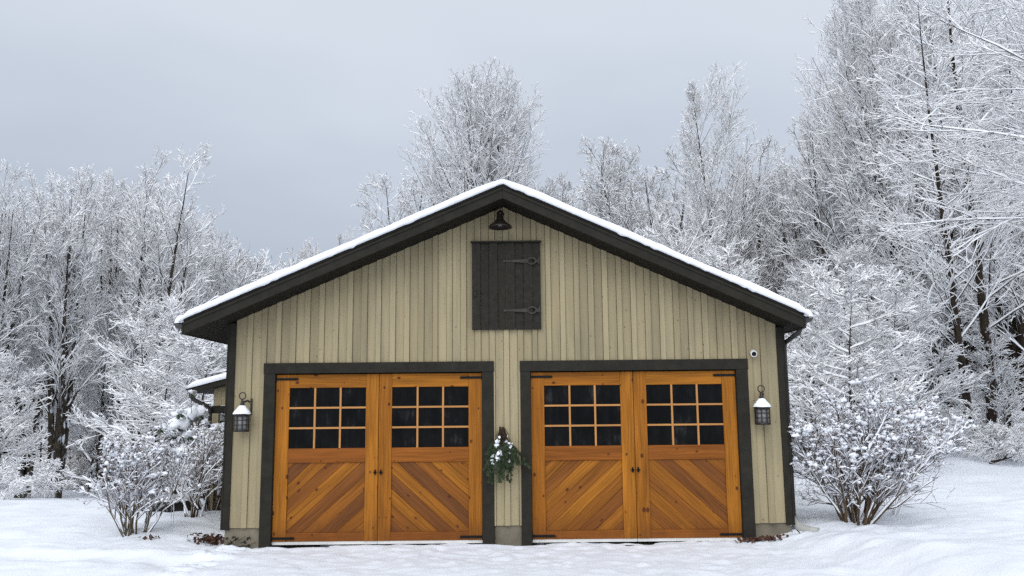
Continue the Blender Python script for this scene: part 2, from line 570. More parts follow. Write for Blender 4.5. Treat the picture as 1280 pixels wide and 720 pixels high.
def children(P, Rr, rng, n, t0, t1, ang, length, segs, jit, up, rr, tip=0.35, mn=0.004, flat=None, env=None):
    Np, K1, _ = P.shape
    t = (np.arange(n)[None] + rng.random((Np, n))) / n * (t1 - t0) + t0
    f = t * (K1 - 1); i = np.minimum(f.astype(int), K1 - 2); a = (f - i)[..., None]
    ii = np.arange(Np)[:, None]
    pos = P[ii, i] * (1 - a) + P[ii, i + 1] * a
    dr = unit(P[ii, i + 1] - P[ii, i])
    rad = Rr[ii, i] * (1 - a[..., 0]) + Rr[ii, i + 1] * a[..., 0]
    h = unit(np.cross(dr, np.broadcast_to(np.array([.03, .02, 1.0]), dr.shape)))
    b = np.cross(dr, h)
    if flat is None:
        ph = np.arange(n)[None] * 2.4 + rng.uniform(0, 6.28, (Np, 1)) + rng.normal(0, .5, (Np, n))
    else:
        ph = (np.arange(n)[None] % 2) * np.pi + rng.normal(0, flat, (Np, n))
    al = rng.uniform(math.radians(ang[0]), math.radians(ang[1]), (Np, n))
    d = np.cos(al)[..., None] * dr + np.sin(al)[..., None] * (np.cos(ph)[..., None] * h + np.sin(ph)[..., None] * b)
    Lp = np.linalg.norm(np.diff(P, axis=1), axis=-1).sum(1)
    Lc = length(t, Lp[:, None]) * rng.uniform(.7, 1.25, (Np, n))
    if env:     # limbs reach for a rounded crown outline
        zc, rx, rz = env
        k = np.array([1 / rx, 1 / rx, 1 / rz])
        o = (pos - np.array([0, 0, zc])) * k
        e = unit(d + np.array([0, 0, .18])) * k
        A_, B_, C_ = (e * e).sum(-1), (o * e).sum(-1), (o * o).sum(-1) - 1
        Lc = np.clip((-B_ + np.sqrt(np.maximum(B_ * B_ - A_ * C_, 0))) / A_, .5, 6.5) * rng.uniform(.72, 1.0, (Np, n))
    P2 = grow(pos.reshape(-1, 3), d.reshape(-1, 3), Lc.ravel(), segs, rng, jit, up)
    R2 = taper(np.maximum(rad.ravel() * rr, mn), segs, tip, mn)
    return P2, R2

# ================================================================== garage
XL, XR, YB = -3.42, 3.42, 7.6
AX, AZ, OV = -0.025, 4.29, 0.5            # ridge and front overhang
SL, SR = 0.4255, 0.452                     # roof slopes
EL, ER = -3.81, 3.53                       # eave ends
FD = 0.145                                 # rake board depth


def roof_z(x):
    return AZ - (SL * (AX - x) if x < AX else SR * (x - AX))


def soffit_z(x):
    return roof_z(x) - FD + 0.004


garage = empty('garage', (0, 0, 0))
tag(garage, 'beige board and batten garage with two cedar double doors and a snowy gable roof', 'garage')

DL = (-2.835, -0.30); DR = (0.295, 2.82)   # door openings
TRL = (-2.975, -0.155); TRR = (0.17, 2.965)
ZT, ZTT, ZF = 2.075, 2.20, 0.235           # opening top, trim top, foundation top

# --- siding: boards with narrower battens over the joints
sd = Boards()
pitch = 0.176
Z = Vector((0, 0, 1)); X = Vector((1, 0, 0)); FR = Vector((0, -1, 0))


def strip(x0, x1, y, thick):
    """vertical board from x0 to x1, cut round the openings"""
    cuts = sorted({x0, x1} | {c for c in (*TRL, *TRR) if x0 + .004 < c < x1 - .004})
    for a, b in zip(cuts, cuts[1:]):
        m = (a + b) / 2
        z0 = ZTT + 0.001 if (TRL[0] < m < TRL[1] or TRR[0] < m < TRR[1]) else ZF
        out = [(z0, a), (z0, b), (soffit_z(b) - .002, b)]
        if a < AX < b: out.append((soffit_z(AX) - .002, AX))
        out.append((soffit_z(a) - .002, a))
        sd.board((0, y, 0), Z, X, FR, out, thick)


x = -3.34
first_, wl = True, 0.0
back = MB()
back.prism([(XL + .03, ZTT + .01), (XL + .03, soffit_z(XL) - .01), (AX, soffit_z(AX) - .01), (XR - .03, soffit_z(XR) - .01), (XR - .03, ZTT + .01)], 'y', .004, .05)
for a_, b_ in ((XL + .03, TRL[0] + .02), (TRL[1] - .02, TRR[0] + .02), (TRR[1] - .02, XR - .03)):
    back.box(a_, b_, .004, .05, ZF + .005, ZTT + .0095)
back.build('groove_backing', M['soffit'], garage)  # dark sheet seen through the gaps, standing in for batten shadows
while x < 3.34:
    x1 = min(x + pitch, 3.34)
    wb = random.uniform(.030, .036)
    gp = .0035  # gap added beside each batten to draw its shadow line
    strip(max(x + (0 if first_ else wl + gp), -3.34), x1 - wb - gp if x1 < 3.33 else x1, 0.0, 0.020)
    first_ = False
    if x1 < 3.33:
        strip(x1 - wb, x1 + wb, -0.002, random.uniform(.036, .041))
    wl = wb
    x = x1
sd.build('siding', M['siding'], garage, bevel=0.0015)

# --- shell behind the siding
sh = MB()
sh.prism([(XL + .03, 0.02), (XL + .03, roof_z(XL) - .2), (AX, AZ - .2), (XR - .03, roof_z(XR) - .2), (XR - .03, 0.02)], 'y', 0.55, YB)
sh.build('inner_wall', M['soffit'], garage)
for xs, nx in ((XL, -1), (XR, 1)):
    w = Boards()
    y = 0.09
    while y < YB:
        w.board((xs - nx * .02, y, 0), Z, Vector((0, 1, 0)), Vector((nx, 0, 0)), [(ZF, .002), (ZF, .174), (roof_z(xs) - .16, .174), (roof_z(xs) - .16, .002)], .02)
        w.board((xs, y, 0), Z, Vector((0, 1, 0)), Vector((nx, 0, 0)), [(ZF, -.03), (ZF, .03), (roof_z(xs) - .16, .03), (roof_z(xs) - .16, -.03)], .016)
        y += .176
    w.build('side_siding', M['siding'], garage)

fo = MB()
for a, b in ((XL + .02, TRL[0]), (TRL[1], TRR[0]), (TRR[1], XR - .02)):
    fo.box(a, b, 0.0, 0.12, -0.5, ZF - .003)
fo.box(XL + .02, XL + .14, 0.12, YB, -1.2, ZF - .003)
fo.box(XR - .14, XR - .02, 0.12, YB, -0.6, ZF - .003)
fo.build('foundation', M['concrete'], garage, bevel=0.006)

for x0, x1 in ((XL, XL + .082), (XR - .082, XR)):
    c = MB()
    zt = min(soffit_z(x0), soffit_z(x1)) - .003
    c.box(x0, x1, -.040, .0, ZF - .02, zt)
    xs = (XL - .022, XL - .001) if x0 < 0 else (XR + .001, XR + .022)
    c.box(xs[0], xs[1], -.042, .085, ZF - .02, roof_z(xs[0]) - FD - .002)
    c.build('corner_board', M['trim'], garage, bevel=.004)

for (a, b), (o0, o1) in ((TRL, DL), (TRR, DR)):
    t = MB()
    t.box(a, o0, -.048, .10, -.03, ZTT)
    t.box(o1, b, -.048, .10, -.03, ZTT)
    t.box(a - .004, b + .004, -.056, .10, ZT, ZTT + .004)
    t.box(o0, o1, -.10, .12, -.05, .004)          # threshold
    t.build('door_trim', M['trim'], garage, bevel=.004)
    k = MB()
    k.box(o0, o1, .102, .16, .002, ZT)
    k.build('door_seal', M['black'], garage)

# --- roof
rf = MB()
t_ = 0.03
for (xe, s) in ((EL, 1), (ER, -1)):
    a, b = (xe, AX) if s > 0 else (AX, xe)
    rf.prism([(a, roof_z(a) + .001), (b, roof_z(b) + .001), (b, roof_z(b) + t_), (a, roof_z(a) + t_)], 'y', -OV - .02, YB + .3)
roof = rf.build('roof', M['soffit'], garage)
so = MB()
for (xe, s) in ((EL, 1), (ER, -1)):
    a, b = (xe, AX) if s > 0 else (AX, xe)
    so.prism([(a, soffit_z(a)), (b, soffit_z(b)), (b, soffit_z(b) + .10), (a, soffit_z(a) + .10)], 'y', -OV + .03, YB + .25)
so.build('soffit', M['soffit'], garage)
for (xe, s) in ((EL, 1), (ER, -1)):
    r = MB()
    a, b = (xe, AX) if s > 0 else (AX, xe)
    r.prism([(a, roof_z(a) - FD), (b, roof_z(b) - FD), (b, roof_z(b) - .001), (a, roof_z(a) - .001)], 'y', -OV, -OV + .032)
    r.prism([(a, roof_z(a) - .04), (b, roof_z(b) - .04), (b, roof_z(b) - .0005), (a, roof_z(a) - .0005)], 'y', -OV - .013, -OV)
    r.build('rake_board', M['trim'], garage, bevel=.004)
    e = MB()
    xo = xe - .001 * s
    e.box(min(xo, xo - .025 * s), max(xo, xo - .025 * s), -OV, YB + .25, roof_z(xe) - FD - .005, roof_z(xe) - .002)
    e.build('eave_board', M['trim'], garage, bevel=.003)
    # gutter: a half-round trough hung on the eave board
    g = MB()
    gx, gzz, gr = xe - s * .062, roof_z(xe) - .028, .056
    prof = [(gx + gr * math.cos(t), gzz + gr * math.sin(t) * 1.0) for t in np.linspace(PI, 2 * PI, 11)]
    inner = [(gx + (gr - .006) * math.cos(t), gzz + (gr - .006) * math.sin(t)) for t in np.linspace(2 * PI, PI, 11)]
    g.prism(prof + inner, 'y', -OV + .03, YB + .2)
    g.prism(prof, 'y', -OV + .02, -OV + .0295)
    g.tube([(gx - s * gr, -OV + .02, gzz), (gx - s * gr, YB + .2, gzz)], .008, 6)
    g.build('gutter', M['gutter'], garage)
# downspouts
d = MB()
gx = ER + .062; gzz = roof_z(ER) - .08
d.tube([(gx - .01, -.20, gzz + .01), (gx - .01, -.20, gzz - .06), (gx - .025, -.19, gzz - .10), (gx - .06, -.15, gzz - .125), (XR + .07, -.01, gzz - .18), (XR + .055, .06, gzz - .20), (XR + .05, .09, gzz - .25), (XR + .05, .09, .30)], .030, 10)
d.build('downspout', M['gutter'], garage)
d = MB()
zz = .26
pp = [(XR + .05, .09, .31), (XR + .05, .09, .27), (XR + .06, .05, .21), (XR + .10, -.04, .17), (XR + .17, -.13, .155), (XR + .24, -.2, .15)]
d.tube(pp, [.036, .040, .050, .052, .052, .054], 14)
d.build('drain_pipe', M['drain'], garage)

# --- snow on the roof: a rounded slab with a wandering front edge
def roof_snow():
    nx, prof = 150, 9
    xs = np.linspace(EL - .05, ER + .05, nx)
    ys_full = np.concatenate([[0], np.array([0.0, .02, .06, .12, .25, .6, 1.6, 3.5, 6.0, YB + .3 + OV])])
    V = []
    rows = []
    for x_ in xs:
        th = 0.098 + 0.036 * (float(vnoise(x_ / .6, 0.3, 5)) - .5) + .018 * (float(vnoise(x_ / .12, 1.3, 6)) - .5)
        ap = abs(x_ - AX)
        rz = roof_z(x_) + t_ + .002
        ap_drop = 0.022 * math.exp(-(ap / .16) ** 2)
        end = min(x_ - (EL - .05), (ER + .05) - x_)
        e = min(1, max(0, end / .09)) ** .5
        th = (th - ap_drop) * (.30 + .70 * e)
        droop = .02 * (1 - e)
        fr = -OV - .02 - .022 - .014 * (float(vnoise(x_ / .09, 4.1, 7)) - .3)
        low = -.026 * max(0.0, float(vnoise(x_ / .06, 9.1, 9)) - .55) / .45
        row = [(x_, fr + .03, rz - .002), (x_, fr + .004, rz + low), (x_, fr - .012, rz + th * .35), (x_, fr + .004, rz + th * .68), (x_, fr + .045, rz + th * .92), (x_, fr + .12, rz + th)]
        for yy in (.3, 1.0, 2.5, 5.0, YB + .25):
            row.append((x_, yy, rz + th * (1 + .15 * (float(vnoise(x_ / .7, yy / .7, 11)) - .5))))
        row.append((x_, YB + .3, rz))
        rows.append([(a, b, c - droop) for a, b, c in row])
    mb = MB()
    m = len(rows[0])
    for r in rows: mb.v += r
    for i in range(nx - 1):
        for j in range(m - 1):
            a = i * m + j
            mb.f.append((a, a + m, a + m + 1, a + 1)); mb.fs.append(True)
    mb.f.append(tuple(range(m))); mb.fs.append(False)
    mb.f.append(tuple(range((nx - 1) * m + m - 1, (nx - 1) * m - 1, -1))); mb.fs.append(False)
    # caps of snow over the gutters
    for s, xe in ((1, EL), (-1, ER)):
        gx, gzz = xe - s * .062, roof_z(xe) - .012
        i0 = len(mb.v); n = 9
        yy = np.concatenate([[-OV + .0], np.linspace(-OV + .015, YB + .2, 30)])
        for k, y_ in enumerate(yy):
            sc = .45 if k == 0 else 1.0 + .25 * (float(vnoise(y_ / .2, 2.2, 13)) - .5)
            for t in np.linspace(0, PI, n):
                mb.v.append((gx + s * .02 + .072 * math.cos(t) * sc, float(y_), gzz + .085 * math.sin(t) * sc))
        for k in range(len(yy) - 1):
            for j in range(n - 1):
                a = i0 + k * n + j
                mb.f.append((a, a + 1, a + n + 1, a + n)); mb.fs.append(True)
        mb.f.append(tuple(range(i0, i0 + n))); mb.fs.append(False)
    return mb


roof_snow().build('snow', M['snow'], roof)

# --- doors: two leaves in each opening
def leaf(x0, x1, lean):
    """lean +1: planks rise towards +x; the hinge side is the outer one"""
    yb = .052                                   # back plane of the leaf
    outer_left = lean > 0
    so_, si = .167, .160
    xi0, xi1 = (x0 + so_, x1 - si) if outer_left else (x0 + si, x1 - so_)
    zb0, zb1 = .066, .166
    zm0, zm1 = .994, 1.166
    zt0 = 1.90; zt1 = ZT - .012
    b = Boards()
    b.board((0, yb, 0), Z, X, FR, [(zb0, x0 + .003), (zb0, xi0), (zt1, xi0), (zt1, x0 + .003)], .045)
    b.board((0, yb, 0), Z, X, FR, [(zb0, xi1), (zb0, x1 - .003), (zt1, x1 - .003), (zt1, xi1)], .045)
    door = b.build('door', M['cedar'], garage, bevel=.003)
    for z0, z1 in ((zb0, zb1), (zm0, zm1), (zt0, zt1)):
        r = Boards()
        r.board((0, yb, 0), X, Z, FR, [(xi0 + .001, z0), (xi1 - .001, z0), (xi1 - .001, z1), (xi0 + .001, z1)], .042)
        r.build('rail', M['cedar'] if z0 == zt0 else M['cedar_rail'], door, bevel=.003)
    # diagonal planks clipped to the panel
    p = Boards()
    ang = math.radians(42.0)
    ax = Vector((math.cos(ang) * lean, 0, math.sin(ang))); ac = Vector((-math.sin(ang), 0, math.cos(ang) * lean)) * lean
    cx, cz = (xi0 + xi1) / 2, (zb1 + zm0) / 2
    rect = [(xi0, zb1), (xi1, zb1), (xi1, zm0), (xi0, zm0)]
    loc = [((Vector((px - cx, 0, pz - cz))).dot(ax), (Vector((px - cx, 0, pz - cz))).dot(ac)) for px, pz in rect]
    cmin, cmax = min(q[1] for q in loc), max(q[1] for q in loc)
    pw = .1375

    def clip(poly, lo, hi):
        for side, lim in ((1, lo), (-1, hi)):
            out = []
            for k in range(len(poly)):
                a, c = poly[k], poly[(k + 1) % len(poly)]
                ia, ic = side * (a[1] - lim) >= 0, side * (c[1] - lim) >= 0
                if ia: out.append(a)
                if ia != ic:
                    t = (lim - a[1]) / (c[1] - a[1])
                    out.append((a[0] + t * (c[0] - a[0]), lim))
            poly = out
            if not poly: return poly
        return poly
    c = cmin - random.uniform(0, .07)
    last = .5
    while c < cmax:
        q = clip(loc, c + .0012, c + pw - .0012)
        sdv = (last + random.uniform(.25, .75)) % 1.0
        last = sdv
        if len(q) > 2: p.board((cx, yb, cz), ax, ac, FR, q, .026, sdv)
        c += pw
    p.build('plank_panel', M['cedar_plank'], door, bevel=.002)
    # window: dark panes and muntins
    gl = MB()
    gl.box(xi0, xi1, yb - .018, yb - .002, zm1, zt0)
    gl.build('window_glass', M['glass'], door)
    mu = Boards()
    for k in (1, 2):
        xm = xi0 + (xi1 - xi0) * k / 3
        mu.board((0, yb - .0185, 0), Z, X, FR, [(zm1, xm - .011), (zm1, xm + .011), (zt0, xm + .011), (zt0, xm - .011)], .022, .9)
        zm = zm1 + (zt0 - zm1) * k / 3
        mu.board((0, yb - .0185, 0), X, Z, FR, [(xi0, zm - .011), (xi1, zm - .011), (xi1, zm + .011), (xi0, zm + .011)], .0195, .9)
    mu.build('muntin', M['muntin'], door)
    # strap hinges top and bottom on the outer stile
    for zc in (zt1 - .055, zb0 + .040):
        h = MB()
        if outer_left: a_, c_ = x0 - .002, x0 + .27
        else: a_, c_ = x1 - .27, x1 + .002
        h.box(a_, c_, yb - .055, yb - .0455, zc - .014, zc + .014)
        hx = a_ if outer_left else c_
        h.tube([(hx, yb - .056, zc - .035), (hx, yb - .056, zc + .035)], .011, 8)
        for q in (.2, .5, .85):
            bx = a_ + (c_ - a_) * q
            h.lathe([(.001, 0.004), (.006, .003), (.008, 0)], (bx, yb - .055, zc), 8, 'y')
        h.build('strap_hinge', M['iron'], door)
    # pull handle on the meeting stile
    hx = x1 - .035 if outer_left else x0 + .035
    h = MB()
    h.box(hx - .009, hx + .009, yb - .052, yb - .0455, .845, .905)
    h.tube([(hx, yb - .05, .89), (hx, yb - .085, .885), (hx, yb - .085, .865), (hx, yb - .05, .86)], .007, 6)
    h.box(hx - .022, hx + .022, yb - .060, yb - .0525, .869, .881)
    h.build('handle', M['iron'], door)
    ws = MB()
    ws.box(x0 + .003, x1 - .003, yb - .036, yb, .030, .0655)
    ws.build('weather_strip', M['strip'], door)


for (a, b) in (DL, DR):
    m = (a + b) / 2
    leaf(a, m, 1)
    leaf(m, b, -1)

# --- loft hatch
hx0, hx1, hz0, hz1 = -.42, .44, 2.59, 3.68
b = Boards()
n = 8
wd = (hx1 - hx0) / n
for k in range(n):
    th = .022 if k % 2 else .040
    b.board((0, -.0385, 0), Z, X, FR, [(hz0, hx0 + wd * k + .003), (hz0, hx0 + wd * (k + 1) - .003), (hz1, hx0 + wd * (k + 1) - .003), (hz1, hx0 + wd * k + .003)], th)
hatch = b.build('loft_hatch', M['hatch'], garage, bevel=.003)
h = MB()
h.prism([(-.0385, hz1 + .002), (-.105, hz1 + .002), (-.105, hz1 + .02), (-.0385, hz1 + .034)], 'x', hx0 - .012, hx1 + .012)
h.build('hatch_hood', M['hatch'], hatch, bevel=.003)
for zc in (hz0 + .855, hz0 + .235):
    h = MB()
    y0, y1 = -.0875, -.0795
    cxr = hx1 - .125
    h.prism([(hx0 + .42, zc - .008), (cxr - .03, zc - .025), (cxr - .03, zc + .025), (hx0 + .42, zc + .008)], 'y', y0, y1)
    h.lathe([(.001, .004), (.014, .003), (.018, 0)], (hx0 + .41, y1, zc), 10, 'y')
    ring = [(cxr + .012 + .052 * math.cos(t), (y0 + y1) / 2, zc + .040 * math.sin(t)) for t in np.linspace(0, 2 * PI, 17)]
    h.tube(ring, .013, 6, caps=False)
    h.prism([(cxr - .055, zc - .03), (cxr - .035, zc), (cxr - .055, zc + .03), (cxr - .09, zc)], 'y', y0 - .001, y1)
    h.box(cxr + .06, hx1 - .01, y0, y1, zc - .022, zc + .022)
    h.tube([(hx1 - .02, y0 - .002, zc - .045), (hx1 - .02, y0 - .002, zc + .045)], .010, 8)
    h.build('strap_hinge', M['hinge_grey'], hatch)
h = MB()
h.tube([(hx0 + .045, -.08, 3.00), (hx0 + .045, -.11, 3.015), (hx0 + .045, -.115, 3.05), (hx0 + .045, -.11, 3.085), (hx0 + .045, -.08, 3.10)], .009, 6)
h.build('handle', M['hinge_grey'], hatch)

# --- porch on the left side behind the front corner
pr = MB()
py0, py1 = 3.0, 6.8
xo, xw = -5.00, XL - .03
zo = 2.02; sl = 0.255
pz = lambda x_: zo + sl * (x_ - xo)
pr.prism([(xo, pz(xo) - .10), (xw, pz(xw) - .10), (xw, pz(xw)), (xo, pz(xo))], 'y', py0, py1)
pr.box(xo + .25, xw, py0 + .18, py0 + .26, 1.60, 1.72)
porch = pr.build('porch_roof', M['trim'], garage, bevel=.004)
pw_ = Boards()
x = xo + .27
while x < xw - .02:
    x1 = min(x + .13, xw)
    pw_.board((0, py0 + .22, 0), Z, X, FR, [(1.725, x + .002), (1.725, x1 - .002), (pz(x1) - .104, x1 - .002), (pz(x) - .104, x + .002)], .02 + .012 * (int(x * 20) % 2))
    x = x1
pw_.build('porch_siding', M['siding'], porch)
ps = Boards()
ps.board((0, py0 + .20, 0), Z, X, FR, [(-.6, xo + .29), (-.6, xo + .39), (1.597, xo + .39), (1.597, xo + .29)], .10)
ps.build('porch_post', M['siding'], porch, bevel=.004)
ps = Boards()
ps.board((0, py1 - .2, 0), Z, X, FR, [(-.8, xo + .29), (-.8, xo + .39), (pz(xo) - .1, xo + .39), (pz(xo) - .1, xo + .29)], .10)
ps.build('porch_post', M['siding'], porch, bevel=.004)
pd = MB()
pd.tube([(xo - .03, py0 + .02, pz(xo) - .03), (xo - .03, py0 + .02, pz(xo) - .14), (xo + .01, py0 + .03, pz(xo) - .20), (xo + .18, py0 + .10, pz(xo) - .29), (xo + .245, py0 + .12, pz(xo) - .34), (xo + .25, py0 + .13, pz(xo) - .45), (xo + .25, py0 + .13, -.3)], .032, 8)
pd.build('downspout', M['gutter'], porch)
pg = MB()
gx, gzz, gr = xo - .05, pz(xo) - .03, .05
prof = [(gx + gr * math.cos(t), gzz + gr * math.sin(t)) for t in np.linspace(PI, 2 * PI, 9)]
pg.prism(prof, 'y', py0 - .02, py1)
pg.build('gutter', M['gutter'], porch)
sn = MB()
nx = 26
xs = np.linspace(xo - .09, xw, nx)
rows = []
for x_ in xs:
    th = .10 + .02 * (float(vnoise(x_ / .3, .7, 21)) - .5)
    e = min(1, max(0.02, (x_ - xs[0]) / .10)) ** .5
    z_ = pz(x_) + .003
    rows.append([(x_, py0 - .02, z_ - .01), (x_, py0 - .045, z_ + th * e * .4), (x_, py0 - .02, z_ + th * e * .8), (x_, py0 + .07, z_ + th * e), (x_, py0 + 1.0, z_ + th * e), (x_, py1, z_ + th * e), (x_, py1 + .02, z_)])
m = len(rows[0])
for r in rows: sn.v += r
for i in range(nx - 1):
    for j in range(m - 1):
        a = i * m + j
        sn.f.append((a, a + m, a + m + 1, a + 1)); sn.fs.append(True)
sn.f.append(tuple(range(m))); sn.fs.append(False)
sn.build('snow', M['snow'], porch)

# ================================================================== things fixed to the garage
def lantern(x, z, label):
    t = empty('wall_lantern', (x, -.05, z))
    tag(t, label, 'lantern', 'lanterns beside the garage doors')
    yc = -.10
    b_ = MB()       # wall bracket
    b_.box(.02, .085, 0.012, .030, .04, .24)
    b_.tube([(.05, .015, .20), (.045, -.03, .215), (.02, -.09, .20), (0, yc, .19)], .012, 8)
    b_.build('bracket', M['bronze'], t, bevel=.003)
    c = MB()        # cage: six bars, three rings, base
    r = .085
    for k in range(8):
        a = 2 * PI * k / 8 + PI / 8
        c.box(r * math.cos(a) - .006, r * math.cos(a) + .006, yc + r * math.sin(a) - .006, yc + r * math.sin(a) + .006, -.145, .045)
    for zz in (-.075, -.015):
        c.lathe([(r - .005, zz - .004), (r + .006, zz - .004), (r + .006, zz + .004), (r - .005, zz + .004), (r - .005, zz - .004)], (0, yc, 0), 16)
    c.lathe([(.001, -.158), (r + .002, -.158), (r + .010, -.150), (r + .008, -.138), (.001, -.138)], (0, yc, 0), 16)
    c.lathe([(.001, .030), (r + .006, .030), (r + .010, .045), (r + .004, .052), (.001, .052)], (0, yc, 0), 16)
    c.build('cage', M['bronze'], t)
    g = MB()
    g.lathe([(.001, -.137), (r - .012, -.137), (r - .012, .029), (.001, .029)], (0, yc, 0), 16)
    g.build('glass', M['lantern_glass'], t)
    rf_ = MB()
    rf_.lathe([(.001, .165), (.022, .160), (.028, .145), (r + .022, .052), (r + .024, .045), (.001, .046)], (0, yc, 0), 20)
    rf_.lathe([(.001, .235), (.012, .228), (.014, .205), (.024, .180), (.030, .158), (.001, .155)], (0, yc, 0), 12)
    rf_.build('lantern_roof', M['bronze'], t)
    ri = MB()
    ri.torus((0, yc, .272), .040, .0065)
    ri.build('ring', M['bronze'], t)
    s = MB()
    n = 24; prof = [(1.12, .050), (1.15, .060), (.98, .088), (.66, .122), (.36, .156), (.28, .160)]
    i0 = len(s.v)
    for (q, zz) in prof:
        for j in range(n):
            a = 2 * PI * j / n
            k = 1 + .10 * (float(vnoise(math.cos(a) * 2 + 9, math.sin(a) * 2 + x, 31)) - .5)
            s.v.append((q * .093 * k * math.cos(a), yc + q * .093 * k * math.sin(a), zz))
    for k in range(len(prof) - 1):
        for j in range(n):
            q = (j + 1) % n
            s.f.append((i0 + k * n + j, i0 + k * n + q, i0 + k * n + n + q, i0 + k * n + n + j)); s.fs.append(True)
    s.build('snow', M['snow'], t)


lantern(-3.195, 1.535, 'dark snow capped wall lantern by the left garage door, on the porch side')
lantern(3.085, 1.56, 'dark snow capped wall lantern by the right garage door, below the white camera')

t = empty('barn_light', (-.06, -.04, 3.82))
tag(t, 'dark bell shaped barn light above the loft hatch', 'lamp')
b_ = MB()
b_.lathe([(.001, .03), (.045, .028), (.05, 0)], (0, 0, .23), 16, 'y')
b_.tube([(0, -.01, .23), (0, -.09, .25), (0, -.15, .245), (0, -.17, .21)], .012, 8)
b_.build('arm', M['bronze'], t)
b_ = MB()
b_.lathe([(.020, .230), (.026, .20), (.024, .175), (.042, .16), (.050, .125), (.060, .112), (.085, .085), (.120, .062), (.148, .035), (.150, .022), (.142, .024), (.115, .054), (.08, .075), (.05, .10), (.001, .11)], (0, -.17, 0), 28)
b_.build('lamp_shade', M['bronze'], t)
b_ = MB()
b_.lathe([(.001, .04), (.02, .045), (.028, .065), (.02, .09), (.014, .11)], (0, -.17, 0), 14)
b_.build('bulb', M['lantern_glass'], t)

t = empty('security_camera', (3.03, -.022, 2.275))
tag(t, 'small white round security camera under the right eave', 'camera')
b_ = MB(); b_.lathe([(.001, .012), (.035, .011), (.038, 0)], (0, 0, 0), 16, 'y')
b_.tube([(0, -.01, 0), (-.003, -.05, -.005)], .014, 8)
b_.build('mount', M['white_plastic'], t)
b_ = MB(); b_.tube([(.004, -.035, .004), (.003, -.045, .003), (-.006, -.115, -.018), (-.0065, -.122, -.02)], [.030, .040, .040, .037], 18)
b_.build('housing', M['white_plastic'], t)
b_ = MB(); b_.tube([(-.0065, -.1225, -.02), (-.007, -.127, -.0215)], [.029, .026], 18)
b_.build('lens', M['iron'], t)

# ================================================================== ground
def warp(lo, hi, n, c, k):
    """n values, dense around c"""
    t = np.linspace(-1, 1, n)
    s = np.sinh(k * t) / math.sinh(k)
    return np.where(s < 0, c + (c - lo) * s, c + (hi - c) * s)


gx_ = warp(-400, 400, 620, 0.0, 6.6)
gy_ = warp(-60, 600, 620, 0.5, 7.2)
GX, GY = np.meshgrid(gx_, gy_, indexing='ij')
GZ = ground(GX, GY)
gv = np.stack([GX, GY, GZ], -1).reshape(-1, 3)
ni, nj = GX.shape
a = (np.arange(ni - 1)[:, None] * nj + np.arange(nj - 1)[None]).ravel()
gq = np.stack([a, a + nj, a + nj + 1, a + 1], -1)
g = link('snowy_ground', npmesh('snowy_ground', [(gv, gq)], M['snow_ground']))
tag(g, 'snow covered yard and driveway', 'ground', kind='structure')


# ================================================================== trees
def tree_meshes(key, seed, H, stems, spread, r0, limbs, crown, lang, l2=(8, .42), l3=(4, .56), l4=(2, .62), up=(.05, .07, .06), flat=None,
                bark='bark', snow=(.0122, .031), t0=.25, jit=.06, twigmn=.0042, lseg=7, lr=.50, trunk_up=.03, lead=.90, env=None):
    """three meshes for one kind of tree: trunk with limbs, fine branches, snow"""
    rng = np.random.default_rng(seed)
    ph = rng.uniform(0, 6.28) + np.arange(stems) * 6.28 / max(stems, 1)
    sp = np.radians(rng.uniform(spread * .4, spread, stems))
    P0 = np.stack([np.cos(ph) * .12 * (stems > 1), np.sin(ph) * .12 * (stems > 1), np.full(stems, -.2)], -1)
    D0 = np.stack([np.sin(sp) * np.cos(ph), np.sin(sp) * np.sin(ph), np.cos(sp)], -1)
    hs = H * lead * rng.uniform(.80, 1.0, stems); hs[0] = H * lead
    P = grow(P0, D0, hs + .2, 12, rng, .020, trunk_up)
    R = taper(np.full(stems, r0) * hs / (H * lead), 12, .05, .010)
    R[:, 0] *= 1.35
    P1, R1 = children(P, R, rng, limbs, t0, .995, lang, lambda t, Lp: crown(t) + 0 * Lp, lseg, jit, up[0], lr, .2, .009, env=None if env is None else (env[0] * H, env[1] * H, env[2] * H))
    P2, R2 = children(P1, R1, rng, l2[0], .26, .99, (22, 52), lambda t, Lp: np.clip(Lp * l2[1] * (1.15 - .75 * t), .25, 1.9), 5, jit * 1.2, up[1], .55, .3, .006, flat)
    P3, R3 = children(P2, R2, rng, l3[0], .15, .99, (20, 48), lambda t, Lp: np.clip(Lp * l3[1] * (1.15 - .5 * t), .18, .8), 3, jit * 1.3, up[2], .6, .45, twigmn, flat)
    levels = [(P2, R2), (P3, R3)]
    if l4:
        P4, R4 = children(P3, R3, rng, l4[0], .2, .99, (18, 44), lambda t, Lp: np.clip(Lp * l4[1] * (1.1 - .4 * t), .14, .45), 2, jit * 1.3, up[2], .8, .6, twigmn * .85, flat)
        levels.append((P4, R4))
    tr = npmesh(key + '_trunk', [tubes(P, R, 10), tubes(P1, R1, 6)], M[bark])
    cr = npmesh(key + '_crown', [tubes(p, r, 3) for p, r in levels], M['twig'])
    sw, shh = snow
    ch = [ridges(P, R, sw * .2, shh * .5, rng, True, lo_=0.0), ridges(P1, R1, sw * .7, shh * 1.3, rng, True, lo_=0.0)]
    for k, (p, r) in enumerate(levels):
        ch.append(ridges(p, r, sw * (1.0, .85, .75)[k], shh * (1.05, .9, .75)[k], rng, lo_=(.3, .45, .55)[k]))
    sn_ = npmesh(key + '_snow', ch, M['snow_twig'])
    return (tr, cr, sn_, H)


